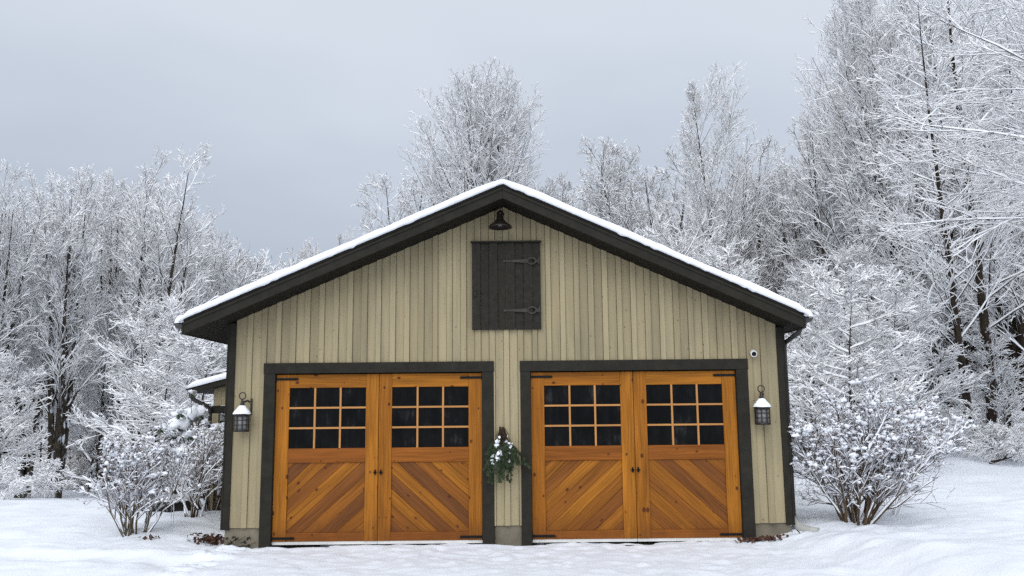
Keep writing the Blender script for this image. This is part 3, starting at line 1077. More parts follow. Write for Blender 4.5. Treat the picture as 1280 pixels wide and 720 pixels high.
KIND = {}
rnd = lambda Lm, a=.15, b=.80: (lambda t: Lm * (.30 + .70 * np.sin(np.pi * np.clip(a + b * t, 0, 1))))
KIND['maple'] = tree_meshes('maple', 11, 12.5, 6, 9, .145, 20, lambda t: 2.2 * (1.04 - t) ** .45 + .4, (22, 46), l2=(7, .46), lr=.42, t0=.28, lead=.93, jit=.08)
KIND['maple2'] = tree_meshes('maple2', 12, 12.0, 5, 9, .155, 23, lambda t: 2.5 * (1.04 - t) ** .45 + .4, (24, 50), l2=(7, .46), lr=.42, t0=.24, lead=.93, jit=.08)
KIND['oak'] = tree_meshes('oak', 13, 17.5, 3, 5, .20, 40, rnd(1), (16, 46), l2=(10, .36), l4=(3, .55), t0=.20, lead=.90, lr=.42, env=(.50, .235, .51))
KIND['tall'] = tree_meshes('tall', 14, 16.0, 1, 1, .17, 84, rnd(1), (32, 52), l2=(10, .42), t0=.10, lr=.34, env=(.47, .165, .55), lead=.95)
KIND['forest'] = tree_meshes('forest', 15, 17.0, 1, 1, .16, 48, lambda t: 3.2 * (1.05 - t) ** .6 + .4, (42, 76), up=(.03, .03, .02), t0=.22, lr=.28, bark='bark_dark', l2=(7, .5))
KIND['forest2'] = tree_meshes('forest2', 16, 16.0, 2, 4, .14, 36, lambda t: 3.4 * (1.05 - t) ** .6 + .4, (32, 62), up=(.03, .03, .03), t0=.18, lr=.32)
KIND['layer'] = tree_meshes('layer', 17, 5.2, 1, 4, .055, 32, lambda t: 2.1 * (1.05 - t) ** .7 + .25, (60, 90), l2=(8, .45), l3=(5, .5), l4=(2, .6), up=(.03, .01, 0), flat=.45, snow=(.020, .036), t0=.12)
KIND['layer2'] = tree_meshes('layer2', 18, 6.5, 2, 8, .055, 24, lambda t: 2.3 * (1.05 - t) ** .7 + .3, (36, 68), l2=(8, .45), l3=(5, .5), l4=(2, .6), up=(.02, .02, .01), flat=.6, snow=(.012, .026), t0=.14)
KIND['small'] = tree_meshes('small', 19, 7.0, 3, 10, .065, 16, rnd(1), (22, 54), lead=.85, env=(.55, .36, .46), l2=(7, .42), l3=(5, .5), l4=(2, .6), t0=.2)
KIND['hang'] = tree_meshes('hang', 20, 13.0, 1, 3, .22, 62, lambda t: 4.6 * (1.06 - t) ** .4, (62, 90), l2=(10, .42), l3=(6, .48), l4=(3, .6), up=(.03, .02, .01), flat=.7, bark='bark_dark', snow=(.0065, .0165), t0=.36, jit=.06, lseg=9, twigmn=.0026, lr=.12)
KIND['arch'] = tree_meshes('arch', 22, 3.4, 7, 48, .020, 11, rnd(1.1, .2, .7), (25, 60), l2=(9, .45), l3=(5, .5), l4=None, up=(-.05, -.06, -.06), snow=(.020, .034), t0=.25, trunk_up=-.07)

_first = {}


def plant(name, kind, label, cat, x, y, z, height, rz, wide=1.0, lean=0.0, group=None):
    tr, cr, sn_, H = KIND[kind]
    t = empty(name, (x, y, z), rz)
    s = height / H
    t.scale = (s * wide, s * wide, s)
    t.rotation_euler = (0, lean, rz)
    for nm, me in (('trunk', tr), ('crown', cr), ('snow', sn_)):
        link(nm, me, t)
    tag(t, label, cat, group)
    return t


def tree(u, depth, vtop, kind, label, rz=None, wide=1.0, name='snowy_tree', cat='tree', group=None, lean=0.0):
    x, y, z = spot(u, depth, .1)
    x = CAM[0] + ray(u, max(0, vtop) * .55 + 585 * .45)[0] * depth
    h = top_z(u, vtop, depth) - z
    return plant(name, kind, label, cat, x, y, z, h, random.uniform(0, 6.28) if rz is None else rz, wide, lean, group)


# left wood edge
tree(84, 29, 190, 'maple', 'tall round crowned snowy tree with a pale trunk at the left wood edge', 0.4, 0.9)
tree(46, 30, 208, 'maple2', 'dark stemmed snowy tree just left of the pale trunked tree', 2.0, .8)
tree(192, 31, 188, 'maple2', 'tallest snowy tree on the left, its crown rising highest', 4.1, .95)
tree(142, 34, 200, 'maple', 'snowy tree filling the gap between the round crowns on the left', 1.2, .8)
tree(256, 33, 240, 'forest2', 'slender snowy tree closest to the open sky left of the garage roof', 5.5, .75)
tree(-8, 27, 206, 'maple', 'snowy tree cut by the left picture edge with steep ascending limbs', 3.0, 1.0)
tree(-75, 25, 190, 'maple2', 'snowy tree mostly outside the frame past the left picture edge', 0.9, 1.0)
tree(284, 36, 312, 'small', 'short round snowy tree behind the garage left eave', 1.9, 1.2)
tree(190, 25, 365, 'layer2', 'young tree with level snow loaded branches behind the left bushes', 0.3, .95, 'young_tree')
tree(240, 23, 395, 'layer', 'low spreading young tree with thick snow beside the porch roof', 2.3, 1.25, 'young_tree')
tree(-6, 24, 440, 'layer2', 'drooping snow loaded young tree at the far left edge', 4.4, 1.1, 'young_tree')
tree(118, 33, 430, 'layer', 'young tree with snowy tiers under the pale trunked tree', 3.3, 1.0, 'young_tree')
tree(130, 32, 350, 'forest', 'thin dark trunk deep in the left wood between the two round crowned trees', 1.0, .6)
tree(62, 31.5, 320, 'forest', 'thin dark leaning trunk beside the pale trunk on the left', 2.7, .5, lean=.06)
# behind the roof
tree(388, 62, 290, 'maple', 'distant snowy treetop showing above the left roof slope', 0.7, .75)
tree(345, 60, 322, 'small', 'low distant treetop next to the left eave', 2.2, 1.2)
tree(433, 66, 284, 'tall', 'faint thin distant treetop above the middle of the left roof slope', 1.1, .45)
tree(611, 42, 84, 'oak', 'great domed snowy tree rising behind the roof ridge', 2.6, 1.14)
tree(528, 44, 196, 'maple2', 'broad snowy tree low on the left of the great domed tree', 4.9, 1.15)
tree(684, 45, 205, 'maple', 'open branched snowy tree low on the right of the great domed tree', 5.8, 1.05)
tree(748, 50, 184, 'maple', 'rounded snowy treetop above the upper right roof slope', 3.7, 1.15)
tree(812, 47, 178, 'maple2', 'bushy snowy treetop left of the tall pointed tree', 1.6, 1.2)
tree(908, 38, 84, 'tall', 'tall pointed snowy tree standing above the right roof slope', 0.2, .84)
tree(950, 40, 192, 'maple2', 'snowy treetop just right of the tall pointed tree', 2.9, 1.15)
tree(1004, 37, 192, 'maple', 'snowy tree between the tall pointed tree and the big tree on the right', 0.5, 1.1)
tree(850, 36, 275, 'small', 'small dense snowy tree over the right roof slope', 0.5, 1.3)
tree(925, 31, 300, 'layer2', 'young tree with white fanned twigs over the lower right roof slope', 1.5, 1.1, 'young_tree')
# right wood
tree(1118, 30, -40, 'oak', 'big snowy tree with fanned limbs left of the woods on the right', 1.1, .85)
tree(1192, 24.5, -40, 'forest', 'leaning slim tree with a mossy trunk at the right wood edge', 0.6, .9, lean=-.10)
tree(1216, 26, -150, 'forest', 'thick dark straight trunk in the right wood', 2.2, 1.0)
tree(1186, 28.5, -60, 'forest', 'black snow flecked trunk just left of the thick dark trunk', 4.0, .8)
tree(1237, 29, -60, 'forest', 'thin dark trunk just right of the thick dark trunk', 5.1, .7)
tree(1262, 31, -20, 'forest', 'dark trunk deep in the wood near the right picture edge', 0.4, .75)
tree(1283, 27, -90, 'forest2', 'twin stemmed tree at the right picture edge, behind the arching bush', 3.2, .8)
tree(1120, 29, 60, 'forest2', 'snowy tree with ascending stems above the big right bush', 1.8, .9)
tree(1052, 18.5, 325, 'layer', 'small tree with tiers of thick snow between the garage and the woods', 0.9, .95, 'young_tree')
tree(1112, 22, 330, 'layer2', 'young tree with snowy level twigs behind the big right bush', 2.4, 1.0, 'young_tree')
tree(1003, 22, 325, 'layer2', 'young snowy tree close behind the right eave', 5.2, 1.0, 'young_tree')
tree(1150, 25, 350, 'layer', 'thin young tree in front of the rail fence at the wood edge', 3.9, .9, 'young_tree')
tree(1250, 26, 400, 'layer2', 'young tree with level twigs behind the arching bush', 1.0, 1.1, 'young_tree')
tree(1080, 27, 300, 'layer2', 'taller young tree with snowy tiers left of the leaning slim tree', 0.2, 1.0, 'young_tree')
tree(1490, 15.5, -330, 'hang', 'near tree reaching in from the right edge with long level snowy branches', 2.9, 1.15)

# arching bushes at the wood edge
def bush(u, depth, h, label, rz, wide=1.0):
    x, y, z = spot(u, depth, .05)
    return plant('arching_shrub', 'arch', label, 'shrub', x, y, z, h, rz, wide)


bush(1248, 22.0, 1.75, 'arching snow laden bush at the right wood edge', 0.5, 1.25)
bush(1292, 20.5, 1.5, 'arching snow laden bush cut by the right picture edge', 2.5, 1.1)
bush(-4, 21, 1.7, 'drooping snowy bush at the bottom of the left wood, cut by the picture edge', 1.5, 1.2)

# the rest of the wood: trunks, crowns and brush that read as one mass
def woods():
    rng = np.random.default_rng(42)
    sky_u = np.array([-400, -100, 0, 60, 100, 190, 260, 300, 330, 380, 440, 480, 540, 600, 660, 700, 760, 830, 893, 950, 1010, 1040, 1100, 1400])
    sky_v = np.array([200, 210, 240, 230, 215, 215, 262, 330, 345, 318, 330, 255, 215, 165, 195, 228, 212, 225, 215, 215, 205, 110, 20, -60])
    pts, rot, scl, idx = [], [], [], []
    kinds = ['maple', 'forest', 'forest2', 'small', 'layer2', 'arch']
    for k in range(420):
        u = rng.uniform(-330, 1620); dep = rng.uniform(35, 66) if u < 320 or u > 960 else rng.uniform(46, 72)
        x_, y_, z_ = spot(u, dep, .1)
        lim = float(np.interp(u, sky_u, sky_v))
        i = int(rng.choice(6, p=[.26, .20, .20, .16, .18, 0]))
        v = lim + 14 + abs(rng.normal(0, 40))
        if i == 4: v = rng.uniform(395, 470)
        if i == 3: v = max(v, rng.uniform(300, 400))
        h = top_z(u, v, dep) - z_
        Hk = KIND[kinds[i]][3]
        if h < .8: continue
        pts.append((x_, y_, z_)); rot.append((rng.normal(0, .03), rng.normal(0, .03), rng.uniform(0, 6.28)))
        s = h / Hk
        scl.append((min(s, 1.1) if s > .5 else max(s, .42), ) * 2 + (s,)); idx.append(i)
    for k in range(150):      # brush along the wood edge
        u = rng.uniform(-200, 270) if k % 2 else rng.uniform(985, 1500)
        dep = rng.uniform(34, 46) if u < 300 else rng.uniform(29, 40)
        x_, y_, z_ = spot(u, dep, .1)
        s = rng.uniform(.3, .65)
        pts.append((x_, y_, z_)); rot.append((0, 0, rng.uniform(0, 6.28))); scl.append((s, s, s)); idx.append(5)
    me = bpy.data.meshes.new('snowy_woods')
    me.from_pydata(pts, [], [])
    for nm, tp, dat in (('rot', 'FLOAT_VECTOR', rot), ('scl', 'FLOAT_VECTOR', scl)):
        at = me.attributes.new(nm, tp, 'POINT'); at.data.foreach_set('vector', [c for r in dat for c in r])
    at = me.attributes.new('idx', 'INT', 'POINT'); at.data.foreach_set('value', idx)
    o = link('snowy_woods', me)
    tag(o, 'dense snow covered woods behind the garage and the nearer trees', 'woods', kind='stuff')
    ng = bpy.data.node_groups.new('woods_trees', 'GeometryNodeTree')
    ng.interface.new_socket('Geometry', in_out='INPUT', socket_type='NodeSocketGeometry')
    ng.interface.new_socket('Geometry', in_out='OUTPUT', socket_type='NodeSocketGeometry')
    gi, go = ng.nodes.new('NodeGroupInput'), ng.nodes.new('NodeGroupOutput')
    L = ng.links.new
    outer = ng.nodes.new('GeometryNodeJoinGeometry')
    order = []
    for kd in kinds:
        src = next(t for t in bpy.data.objects if t.type == 'EMPTY' and any(c.data == KIND[kd][0] for c in t.children))
        jn = ng.nodes.new('GeometryNodeJoinGeometry')
        for c in src.children:
            oi = ng.nodes.new('GeometryNodeObjectInfo')
            oi.inputs['Object'].default_value = c
            oi.inputs['As Instance'].default_value = True
            oi.transform_space = 'ORIGINAL'
            L(oi.outputs['Geometry'], jn.inputs[0])
        g2 = ng.nodes.new('GeometryNodeGeometryToInstance')
        L(jn.outputs[0], g2.inputs[0])
        order.append(g2)
    for g2 in reversed(order): L(g2.outputs[0], outer.inputs[0])
    ip = ng.nodes.new('GeometryNodeInstanceOnPoints')
    L(gi.outputs[0], ip.inputs['Points']); L(outer.outputs[0], ip.inputs['Instance'])
    ip.inputs['Pick Instance'].default_value = True
    for nm, tp, sock in (('rot', 'FLOAT_VECTOR', 'Rotation'), ('scl', 'FLOAT_VECTOR', 'Scale'), ('idx', 'INT', 'Instance Index')):
        na = ng.nodes.new('GeometryNodeInputNamedAttribute'); na.data_type = tp
        na.inputs['Name'].default_value = nm
        out = next(s for s in na.outputs if s.name == 'Attribute' and s.enabled)
        if nm == 'rot':
            er = ng.nodes.new('FunctionNodeEulerToRotation'); L(out, er.inputs[0]); out = er.outputs[0]
        L(out, ip.inputs[sock])
    L(ip.outputs[0], go.inputs[0])
    m = o.modifiers.new('woods', 'NODES'); m.node_group = ng


woods()

# ================================================================== shrubs with clumps of snow
ICO_V = None


def blobs(C, Rr, rng, sq=.75):
    """irregular snow clumps as quad spheres"""
    n, m = 7, 4
    ph = np.linspace(0, 2 * np.pi, n, endpoint=False); th = np.linspace(.25, np.pi - .25, m)
    base = np.stack([np.sin(th)[:, None] * np.cos(ph)[None], np.sin(th)[:, None] * np.sin(ph)[None], np.cos(th)[:, None] + 0 * ph[None]], -1)
    K = len(C)
    off = rng.uniform(.5, 1.5, (K, m, n, 1))
    st = rng.uniform(.6, 1.7, (K, 1, 1, 3)) * np.array([1.15, 1.15, sq * .8])
    V = C[:, None, None] + base[None] * off * st * Rr[:, None, None, None]
    j = np.arange(n)
    i = (np.arange(K)[:, None, None] * m + np.arange(m - 1)[None, :, None]) * n
    a = i + j; b = i + (j + 1) % n
    q = np.stack([a, b, b + n, a + n], -1).reshape(-1, 4)
    caps = []
    for row in (0, m - 1):
        bb = (np.arange(K) * m + row) * n
        for (p, q_, r, s) in ((0, 1, 2, 3), (0, 3, 4, 5), (0, 5, 6, 6)):
            if r == s: continue
            caps.append(np.stack([bb + p, bb + q_, bb + r, bb + s], -1))
    return V.reshape(-1, 3), np.concatenate([q] + caps)


def shrub(u, depth, H, stems, spread, label, seed, nl=7, clump=.034, nclump=1500, wide=.42, name='deciduous_shrub', leafn=0, r0=.016):
    rng = np.random.default_rng(seed)
    x, y, z = spot(u, depth, .02)
    t = empty(name, (x, y, z))
    tag(t, label, 'shrub')
    ph = rng.uniform(0, 6.28, stems)
    sp = np.radians(spread) * rng.random(stems) ** .75
    P0 = np.stack([np.cos(ph) * .16 * rng.random(stems), np.sin(ph) * .16 * rng.random(stems), np.full(stems, -.05)], -1)
    D0 = np.stack([np.sin(sp) * np.cos(ph), np.sin(sp) * np.sin(ph), np.cos(sp)], -1)
    P = grow(P0, D0, H * rng.uniform(.75, 1.12, stems), 9, rng, .10, .05)
    R = taper(rng.uniform(.7, 1.3, stems) * r0, 9, .3, .004)
    P1, R1 = children(P, R, rng, nl, .20, .98, (20, 50), lambda a_, Lp: Lp * wide * (1.15 - .75 * a_), 5, .12, .06, .6, .4, .0035)
    P2, R2 = children(P1, R1, rng, 5, .2, .98, (22, 50), lambda a_, Lp: Lp * .45 * (1.1 - .5 * a_), 3, .14, .06, .7, .5, .0028)
    P3, R3 = children(P2, R2, rng, 2, .3, .99, (20, 45), lambda a_, Lp: np.clip(Lp * .6, .05, .22), 2, .12, .05, .8, .6, .0024)
    link('stems', npmesh('stems', [tubes(P, R, 7), tubes(P1, R1, 5)], M['shrub_bark']), t)
    tw = link('twigs', npmesh('twigs', [tubes(P2, R2, 3), tubes(P3, R3, 3)], M['shrub_twig']), t)
    ch = [ridges(P, R, .004, .016, rng, True), ridges(P1, R1, .006, .018, rng), ridges(P2, R2, .0105, .024, rng, drop=.55), ridges(P3, R3, .0075, .016, rng, drop=.6)]
    pool = np.concatenate([P2[:, 1:].reshape(-1, 3), P3[:, 1:].reshape(-1, 3)])
    hh = pool[:, 2] / H
    w_ = np.clip(hh - .22, .02, 1); w_ /= w_.sum()
    pick = pool[rng.choice(len(pool), nclump, p=w_)]
    rr = clump * rng.lognormal(-.15, .4, nclump)
    ch.append(blobs(pick + np.array([0, 0, .006]), np.clip(rr, .006, .032), rng))
    link('snow', npmesh('snow', ch, M['snow']), t)
    if leafn:
        C = pool[rng.choice(len(pool), leafn, p=w_)] + rng.normal(0, .02, (leafn, 3)) + np.array([0, 0, .012])
        a1 = unit(rng.normal(0, 1, (leafn, 3))) * .018; b1 = unit(rng.normal(0, 1, (leafn, 3))) * .008
        V = np.stack([C - a1, C + b1, C + a1, C - b1], 1)
        link('dry_leaves', npmesh('dry_leaves', [(V.reshape(-1, 3), np.arange(leafn * 4).reshape(-1, 4))], M['leaf_dead']), t)
    return t


shrub(1068, 10.4, 1.50, 28, 44, 'large rounded bush with clumped snow at the right corner of the garage', 5, nl=12, clump=.019, nclump=2000, leafn=3200, wide=.38, r0=.019)
shrub(170, 10.9, 1.14, 16, 40, 'vase shaped snowy bush standing in the yard left of the garage', 6, nl=8, clump=.015, nclump=700, leafn=1300)
shrub(243, 12.6, 1.38, 11, 34, 'upright snowy bush between the vase shaped bush and the garage left corner', 8, nl=8, clump=.016, nclump=600, leafn=700)

# rhododendron with pillows of snow over drooping leaves
def rhododendron():
    rng = np.random.default_rng(9)
    x, y, z = spot(266, 13.4, .02)
    t = empty('rhododendron', (x, y, z))
    tag(t, 'dark leaved evergreen bush with big pillows of snow under the porch post', 'shrub')
    n = 12
    ph = rng.uniform(0, 6.28, n); sp = np.radians(rng.uniform(4, 24, n))
    P = grow(np.stack([np.cos(ph) * .1, np.sin(ph) * .1, np.zeros(n)], -1), np.stack([np.sin(sp) * np.cos(ph), np.sin(sp) * np.sin(ph), np.cos(sp)], -1), rng.uniform(.9, 1.62, n), 7, rng, .09, .04)
    R = taper(np.full(n, .016), 7, .5, .006)
    P1, R1 = children(P, R, rng, 4, .4, .95, (25, 55), lambda a_, Lp: Lp * .3, 4, .1, .06, .7, .5, .005)
    link('stems', npmesh('stems', [tubes(P, R, 6), tubes(P1, R1, 5)], M['shrub_bark']), t)
    tips = np.concatenate([P[:, -1], P1[:, -1]])
    k = 11; m = len(tips)
    a_ = np.arange(k)[None] * 6.28 / k + rng.uniform(0, 6, (m, 1))
    dr = np.stack([np.cos(a_), np.sin(a_), rng.uniform(-1.3, -.3, a_.shape)], -1); dr = unit(dr)
    sd_ = unit(np.cross(dr, np.array([0, 0, 1.0])))
    Lf = rng.uniform(.09, .14, (m, k, 1))
    C = tips[:, None]
    V = np.stack([C + 0 * dr, C + dr * Lf * .5 + sd_ * .022, C + dr * Lf, C + dr * Lf * .5 - sd_ * .022], 2)
    link('leaves', npmesh('leaves', [(V.reshape(-1, 3), np.arange(m * k * 4).reshape(-1, 4))], M['leaf_green']), t)
    link('snow', npmesh('snow', [blobs(tips + np.array([0, 0, .035]), rng.uniform(.05, .115, m), rng, .8), ridges(P, R, .006, .02, rng, True)], M['snow']), t)


rhododendron()

# ================================================================== evergreen swag between the doors
def swag():
    rng = np.random.default_rng(21)
    t = empty('evergreen_swag', (-.055, -.055, 1.335))
    tag(t, 'snow dusted evergreen swag hanging between the two garage doors', 'swag')
    n = 46
    ph = rng.uniform(-1.0, 1.0, n)
    D0 = unit(np.stack([np.sin(ph) * .74, -rng.uniform(.05, .55, n), -np.cos(ph * .9)], -1))
    P = grow(np.stack([rng.normal(0, .018, n), rng.uniform(-.05, -.005, n), rng.uniform(-.02, .03, n)], -1), D0, rng.uniform(.34, .70, n) * (1 - .26 * np.abs(ph)), 8, rng, .07, -.09)
    R = taper(np.full(n, .004), 8, .4, .0015)
    link('branches', npmesh('branches', [tubes(P, R, 4)], M['needle_brown']), t)
    # sprays of needles
    P1, R1 = children(P, R, rng, 16, .30, .99, (24, 48), lambda a_, Lp: .075 * (1.25 - .6 * a_) + 0 * Lp, 3, .06, -.06, .7, .4, .001, flat=.5)
    m = P1.shape[0]
    chunks = []
    for k in range(3):
        A, B = P1[:, k], P1[:, k + 1]
        d_ = unit(B - A); s_ = unit(np.cross(d_, np.array([.1, 1.0, .1]))) + rng.normal(0, .2, d_.shape)
        for sg in (-1, 1):
            for f in (.2, .7):
                c0 = A + (B - A) * f
                tip = c0 + d_ * .018 + s_ * sg * .016
                w_ = d_ * .0045
                V = np.stack([c0 - w_, c0 + w_, tip + w_ * .4, tip - w_ * .4], 1)
                chunks.append((V.reshape(-1, 3), np.arange(m * 4).reshape(-1, 4)))
    chunks.append(tubes(P1, np.maximum(R1, .003), 3))
    link('needles', npmesh('needles', chunks, M['needle']), t)
    q = 36
    ph2 = rng.uniform(-.9, .9, q)
    Dm = unit(np.stack([np.sin(ph2) * .45, -rng.uniform(.05, .45, q), -np.cos(ph2)], -1))
    PB = grow(np.stack([rng.normal(0, .014, q), rng.uniform(-.06, -.01, q), rng.uniform(.02, .085, q)], -1), Dm, rng.uniform(.08, .20, q), 4, rng, .08, 0)
    link('stem_bundle', npmesh('stem_bundle', [tubes(PB, taper(np.full(q, .005), 4, .5, .002), 4)], M['needle_brown']), t)
    pool = P[:, 3:7].reshape(-1, 3)
    pool = pool[(pool[:, 0] < .10)]
    front = pool[np.argsort(pool[:, 1])][: len(pool) * 2 // 3]
    seeds = front[rng.choice(len(front), 13)]
    C = np.concatenate([s + rng.normal(0, 1, (7, 3)) * np.array([.012, .008, .035]) for s in seeds]) + np.array([0, -.018, .008])
    link('snow', npmesh('snow', [blobs(C, rng.uniform(.005, .015, len(C)), rng, 1.2)], M['snow']), t)


swag()

# ================================================================== small things on the ground
def leaf_pile(cx, cy, sx, sy, n, label, seed, hgt=.05):
    rng = np.random.default_rng(seed)
    x_ = cx + rng.normal(0, sx, n); y_ = cy + rng.normal(0, sy, n)
    z_ = ground(x_, y_) + rng.random(n) * hgt + .008
    C = np.stack([x_, y_, z_], -1)
    a1 = unit(rng.normal(0, 1, (n, 3)) * np.array([1, 1, .5])) * rng.uniform(.025, .05, (n, 1))
    b1 = unit(np.cross(a1, rng.normal(0, 1, (n, 3)))) * rng.uniform(.012, .028, (n, 1))
    V = np.stack([C - a1, C + b1 + [0, 0, .008], C + a1, C - b1 + [0, 0, .008]], 1)
    o = link('fallen_leaves', npmesh('fallen_leaves', [(V.reshape(-1, 3), np.arange(n * 4).reshape(-1, 4))], M['leaf_dead'], False))
    tag(o, label, 'leaves', kind='stuff')


leaf_pile(-3.66, .25, .11, .09, 130, 'brown fallen leaves heaped at the left corner of the garage', 31, .09)
leaf_pile(3.00, -.17, .15, .03, 70, 'brown fallen leaves along the right door post', 32, .035)
leaf_pile(-4.38, .20, .06, .05, 9, 'few brown leaves on the snow beside the vase shaped bush', 33, .03)

# ivy creeping over the left foundation
rng = np.random.default_rng(51)
n = 44
C = np.stack([rng.uniform(-3.40, -3.08, n), np.full(n, -.02) - rng.random(n) * .05, rng.uniform(0, .2, n) ** 1.2], -1)
a1 = unit(rng.normal(0, 1, (n, 3)) * [1, .4, 1]) * .026; b1 = unit(rng.normal(0, 1, (n, 3)) * [1, .4, 1]) * .018
V = np.stack([C - a1, C + b1, C + a1, C - b1], 1)
iv = empty('ivy', (0, 0, 0)); tag(iv, 'dark ivy on the foundation at the left corner of the garage', 'ivy')
link('leaves', npmesh('leaves', [(V.reshape(-1, 3), np.arange(n * 4).reshape(-1, 4))], M['ivy'], False), iv)
Pv = grow(np.array([[-3.40, -.03, 0.0], [-3.30, -.03, 0], [-3.2, -.04, .02]]), unit(np.array([[.8, 0, .6], [.5, 0, .8], [.9, 0, .2]])), np.array([.3, .22, .2]), 6, rng, .12, .0)
link('vines', npmesh('vines', [tubes(Pv, np.full((3, 7), .004), 4)], M['shrub_bark']), iv)

# stack of split logs and a dark mound behind the left bushes
def log(x, y, z, L, r, label, ang, seed, cap):
    rng = np.random.default_rng(seed)
    t = empty('log', (x, y, z), ang)
    tag(t, label, 'log', 'split logs stacked behind the left bushes')
    P_ = grow(np.array([[-L / 2, 0, 0.0]]), np.array([[1.0, 0, 0]]), np.array([L]), 6, rng, .02, 0)
    R_ = np.full((1, 7), r) * rng.uniform(.9, 1.1, (1, 7))
    v, q = tubes(P_, R_, 9)
    ends = [np.array([[e + 0, e + 1, e + 2, e + 3], [e + 0, e + 3, e + 4, e + 5], [e + 0, e + 5, e + 6, e + 7], [e, e + 7, e + 8, e + 8]][:3]) for e in (0, 54)]
    link('wood', npmesh('wood', [(v, np.concatenate([q] + ends))], M['log']), t)
    if cap: link('snow', npmesh('snow', [ridges(P_, R_, .012, .06, rng, True, 0)], M['snow']), t)


lx, ly, lz = spot(272, 13.8, 0)
LG = [(0, 0, .07, 'bottom log of the stack, partly buried in snow behind the garage corner'),
      (.05, .02, .21, 'second log from the bottom of the stack behind the garage corner'),
      (-.04, .0, .36, 'third log from the bottom of the stack, with a thick snow layer'),
      (.03, .03, .52, 'second log from the top of the stack behind the garage corner'),
      (.0, .02, .68, 'topmost snow capped log of the stack behind the garage corner')]
for k, (ox, oy, oz, lab) in enumerate(LG):
    log(lx + ox, ly + oy, lz + oz, .95, .055 + .006 * (k % 2), lab, .1 * (k % 3 - 1), 60 + k, True)

mx, my, mz = spot(226, 13.9, 0)
rng = np.random.default_rng(71)
t = empty('dark_mound', (mx, my, mz))
tag(t, 'black hollow mound half under snow behind the left bushes', 'mound')
th, ph = np.meshgrid(np.linspace(0, np.pi / 2 + .15, 9), np.linspace(0, 2 * np.pi, 25)[:-1], indexing='ij')


def dome(sx, sy, sz, seed, amp, off=(0, 0, 0)):
    k = 1 + amp * (vnoise(np.cos(ph) * 2 * np.sin(th) + 7, np.sin(ph) * 2 * np.sin(th) + np.cos(th) * 2, seed) - .5)
    V_ = np.stack([sx * np.sin(th) * np.cos(ph) * k + off[0], sy * np.sin(th) * np.sin(ph) * k + off[1], sz * np.cos(th) * k + off[2]], -1)
    i_, j_ = np.arange(8)[:, None] * 24, np.arange(24)[None]
    return V_.reshape(-1, 3), np.stack([i_ + j_, i_ + (j_ + 1) % 24, i_ + 24 + (j_ + 1) % 24, i_ + 24 + j_], -1).reshape(-1, 4)


link('mound', npmesh('mound', [dome(.52, .35, .30, 5, .5)], M['rock']), t)
link('snow', npmesh('snow', [dome(.50, .40, .20, 8, .5, (-.06, .10, .19))], M['snow']), t)

# wire garden fence behind the right bush
f0 = np.array(spot(990, 14.2, 0)); f1 = np.array(spot(1075, 14.6, 0))
t = empty('wire_fence', tuple(f0)); tag(t, 'wire garden fence lined with snow behind the large right bush', 'fence')
dv = f1 - f0; Ln = float(np.linalg.norm(dv[:2])); ang = math.atan2(dv[1], dv[0])
t.rotation_euler.z = ang
for px in (0, Ln / 2, Ln):
    p = MB(); p.tube([(px, 0, -.2), (px, 0, 1.18)], .022, 8); p.build('post', M['grey_wood'], t)
wires = np.array([[[Ln * s, 0, zz] for s in np.linspace(0, 1, 24)] for zz in np.arange(.08, 1.12, .10)])
vert = np.array([[[xx, 0.004, .02], [xx, .004, .55], [xx, .004, 1.08]] for xx in np.arange(.05, Ln, .07)])
link('wire_mesh', npmesh('wire_mesh', [tubes(wires, np.full(wires.shape[:2], .0035), 4), tubes(vert, np.full(vert.shape[:2], .0025), 4)], M['wire']), t)
rng = np.random.default_rng(81)
link('snow', npmesh('snow', [ridges(wires, np.full(wires.shape[:2], .004), .016, .040, rng, drop=.3)], M['snow']), t)

# rail fence at the right wood edge
r0 = np.array(spot(1158, 26, 0)); r1 = np.array(spot(1218, 26.4, 0))
t = empty('rail_fence', tuple(r0)); tag(t, 'low dark rail fence at the right wood edge', 'fence')
Ln = float(np.linalg.norm((r1 - r0)[:2])); t.rotation_euler.z = math.atan2(r1[1] - r0[1], r1[0] - r0[0])
for px in (.05, Ln - .05):
    p = MB(); p.box(px - .05, px + .05, -.05, .05, -.2, .55); p.build('post', M['grey_wood'], t)
p = MB(); p.box(-.1, Ln + .1, -.085, -.052, .32, .43); p.build('rail', M['grey_wood'], t, bevel=.01)
p = MB(); p.prism([(-.10, .432), (-.04, .432), (-.05, .465), (-.08, .47)], 'x', -.1, Ln + .1); p.build('snow', M['snow'], t)

# dry weeds by the right bush, fallen sticks
def weed(u, depth, n, h, label, seed):
    rng = np.random.default_rng(seed)
    x, y, z = spot(u, depth, .01)
    t = empty('dry_weed', (x, y, z)); tag(t, label, 'weed')
    ph = rng.uniform(0, 6.28, n); sp = rng.uniform(.05, .5, n)
    P = grow(np.stack([rng.normal(0, .04, n), rng.normal(0, .04, n), np.zeros(n)], -1), np.stack([np.sin(sp) * np.cos(ph), np.sin(sp) * np.sin(ph), np.cos(sp)], -1), h * rng.uniform(.6, 1.1, n), 5, rng, .09, 0)
    R = np.full((n, 6), .0028)
    P1, R1 = children(P, R, rng, 5, .4, .98, (25, 50), lambda a_, Lp: Lp * .25, 2, .1, .03, .8, .6, .002)
    link('stems', npmesh('stems', [tubes(P, R, 4), tubes(P1, R1, 3)], M['dry_grass']), t)
    link('snow', npmesh('snow', [ridges(P, R, .004, .008, rng), ridges(P1, R1, .005, .01, rng), blobs(P1[:, -1], np.full(len(P1), .010) * rng.uniform(.6, 1.3, len(P1)), rng)], M['snow']), t)


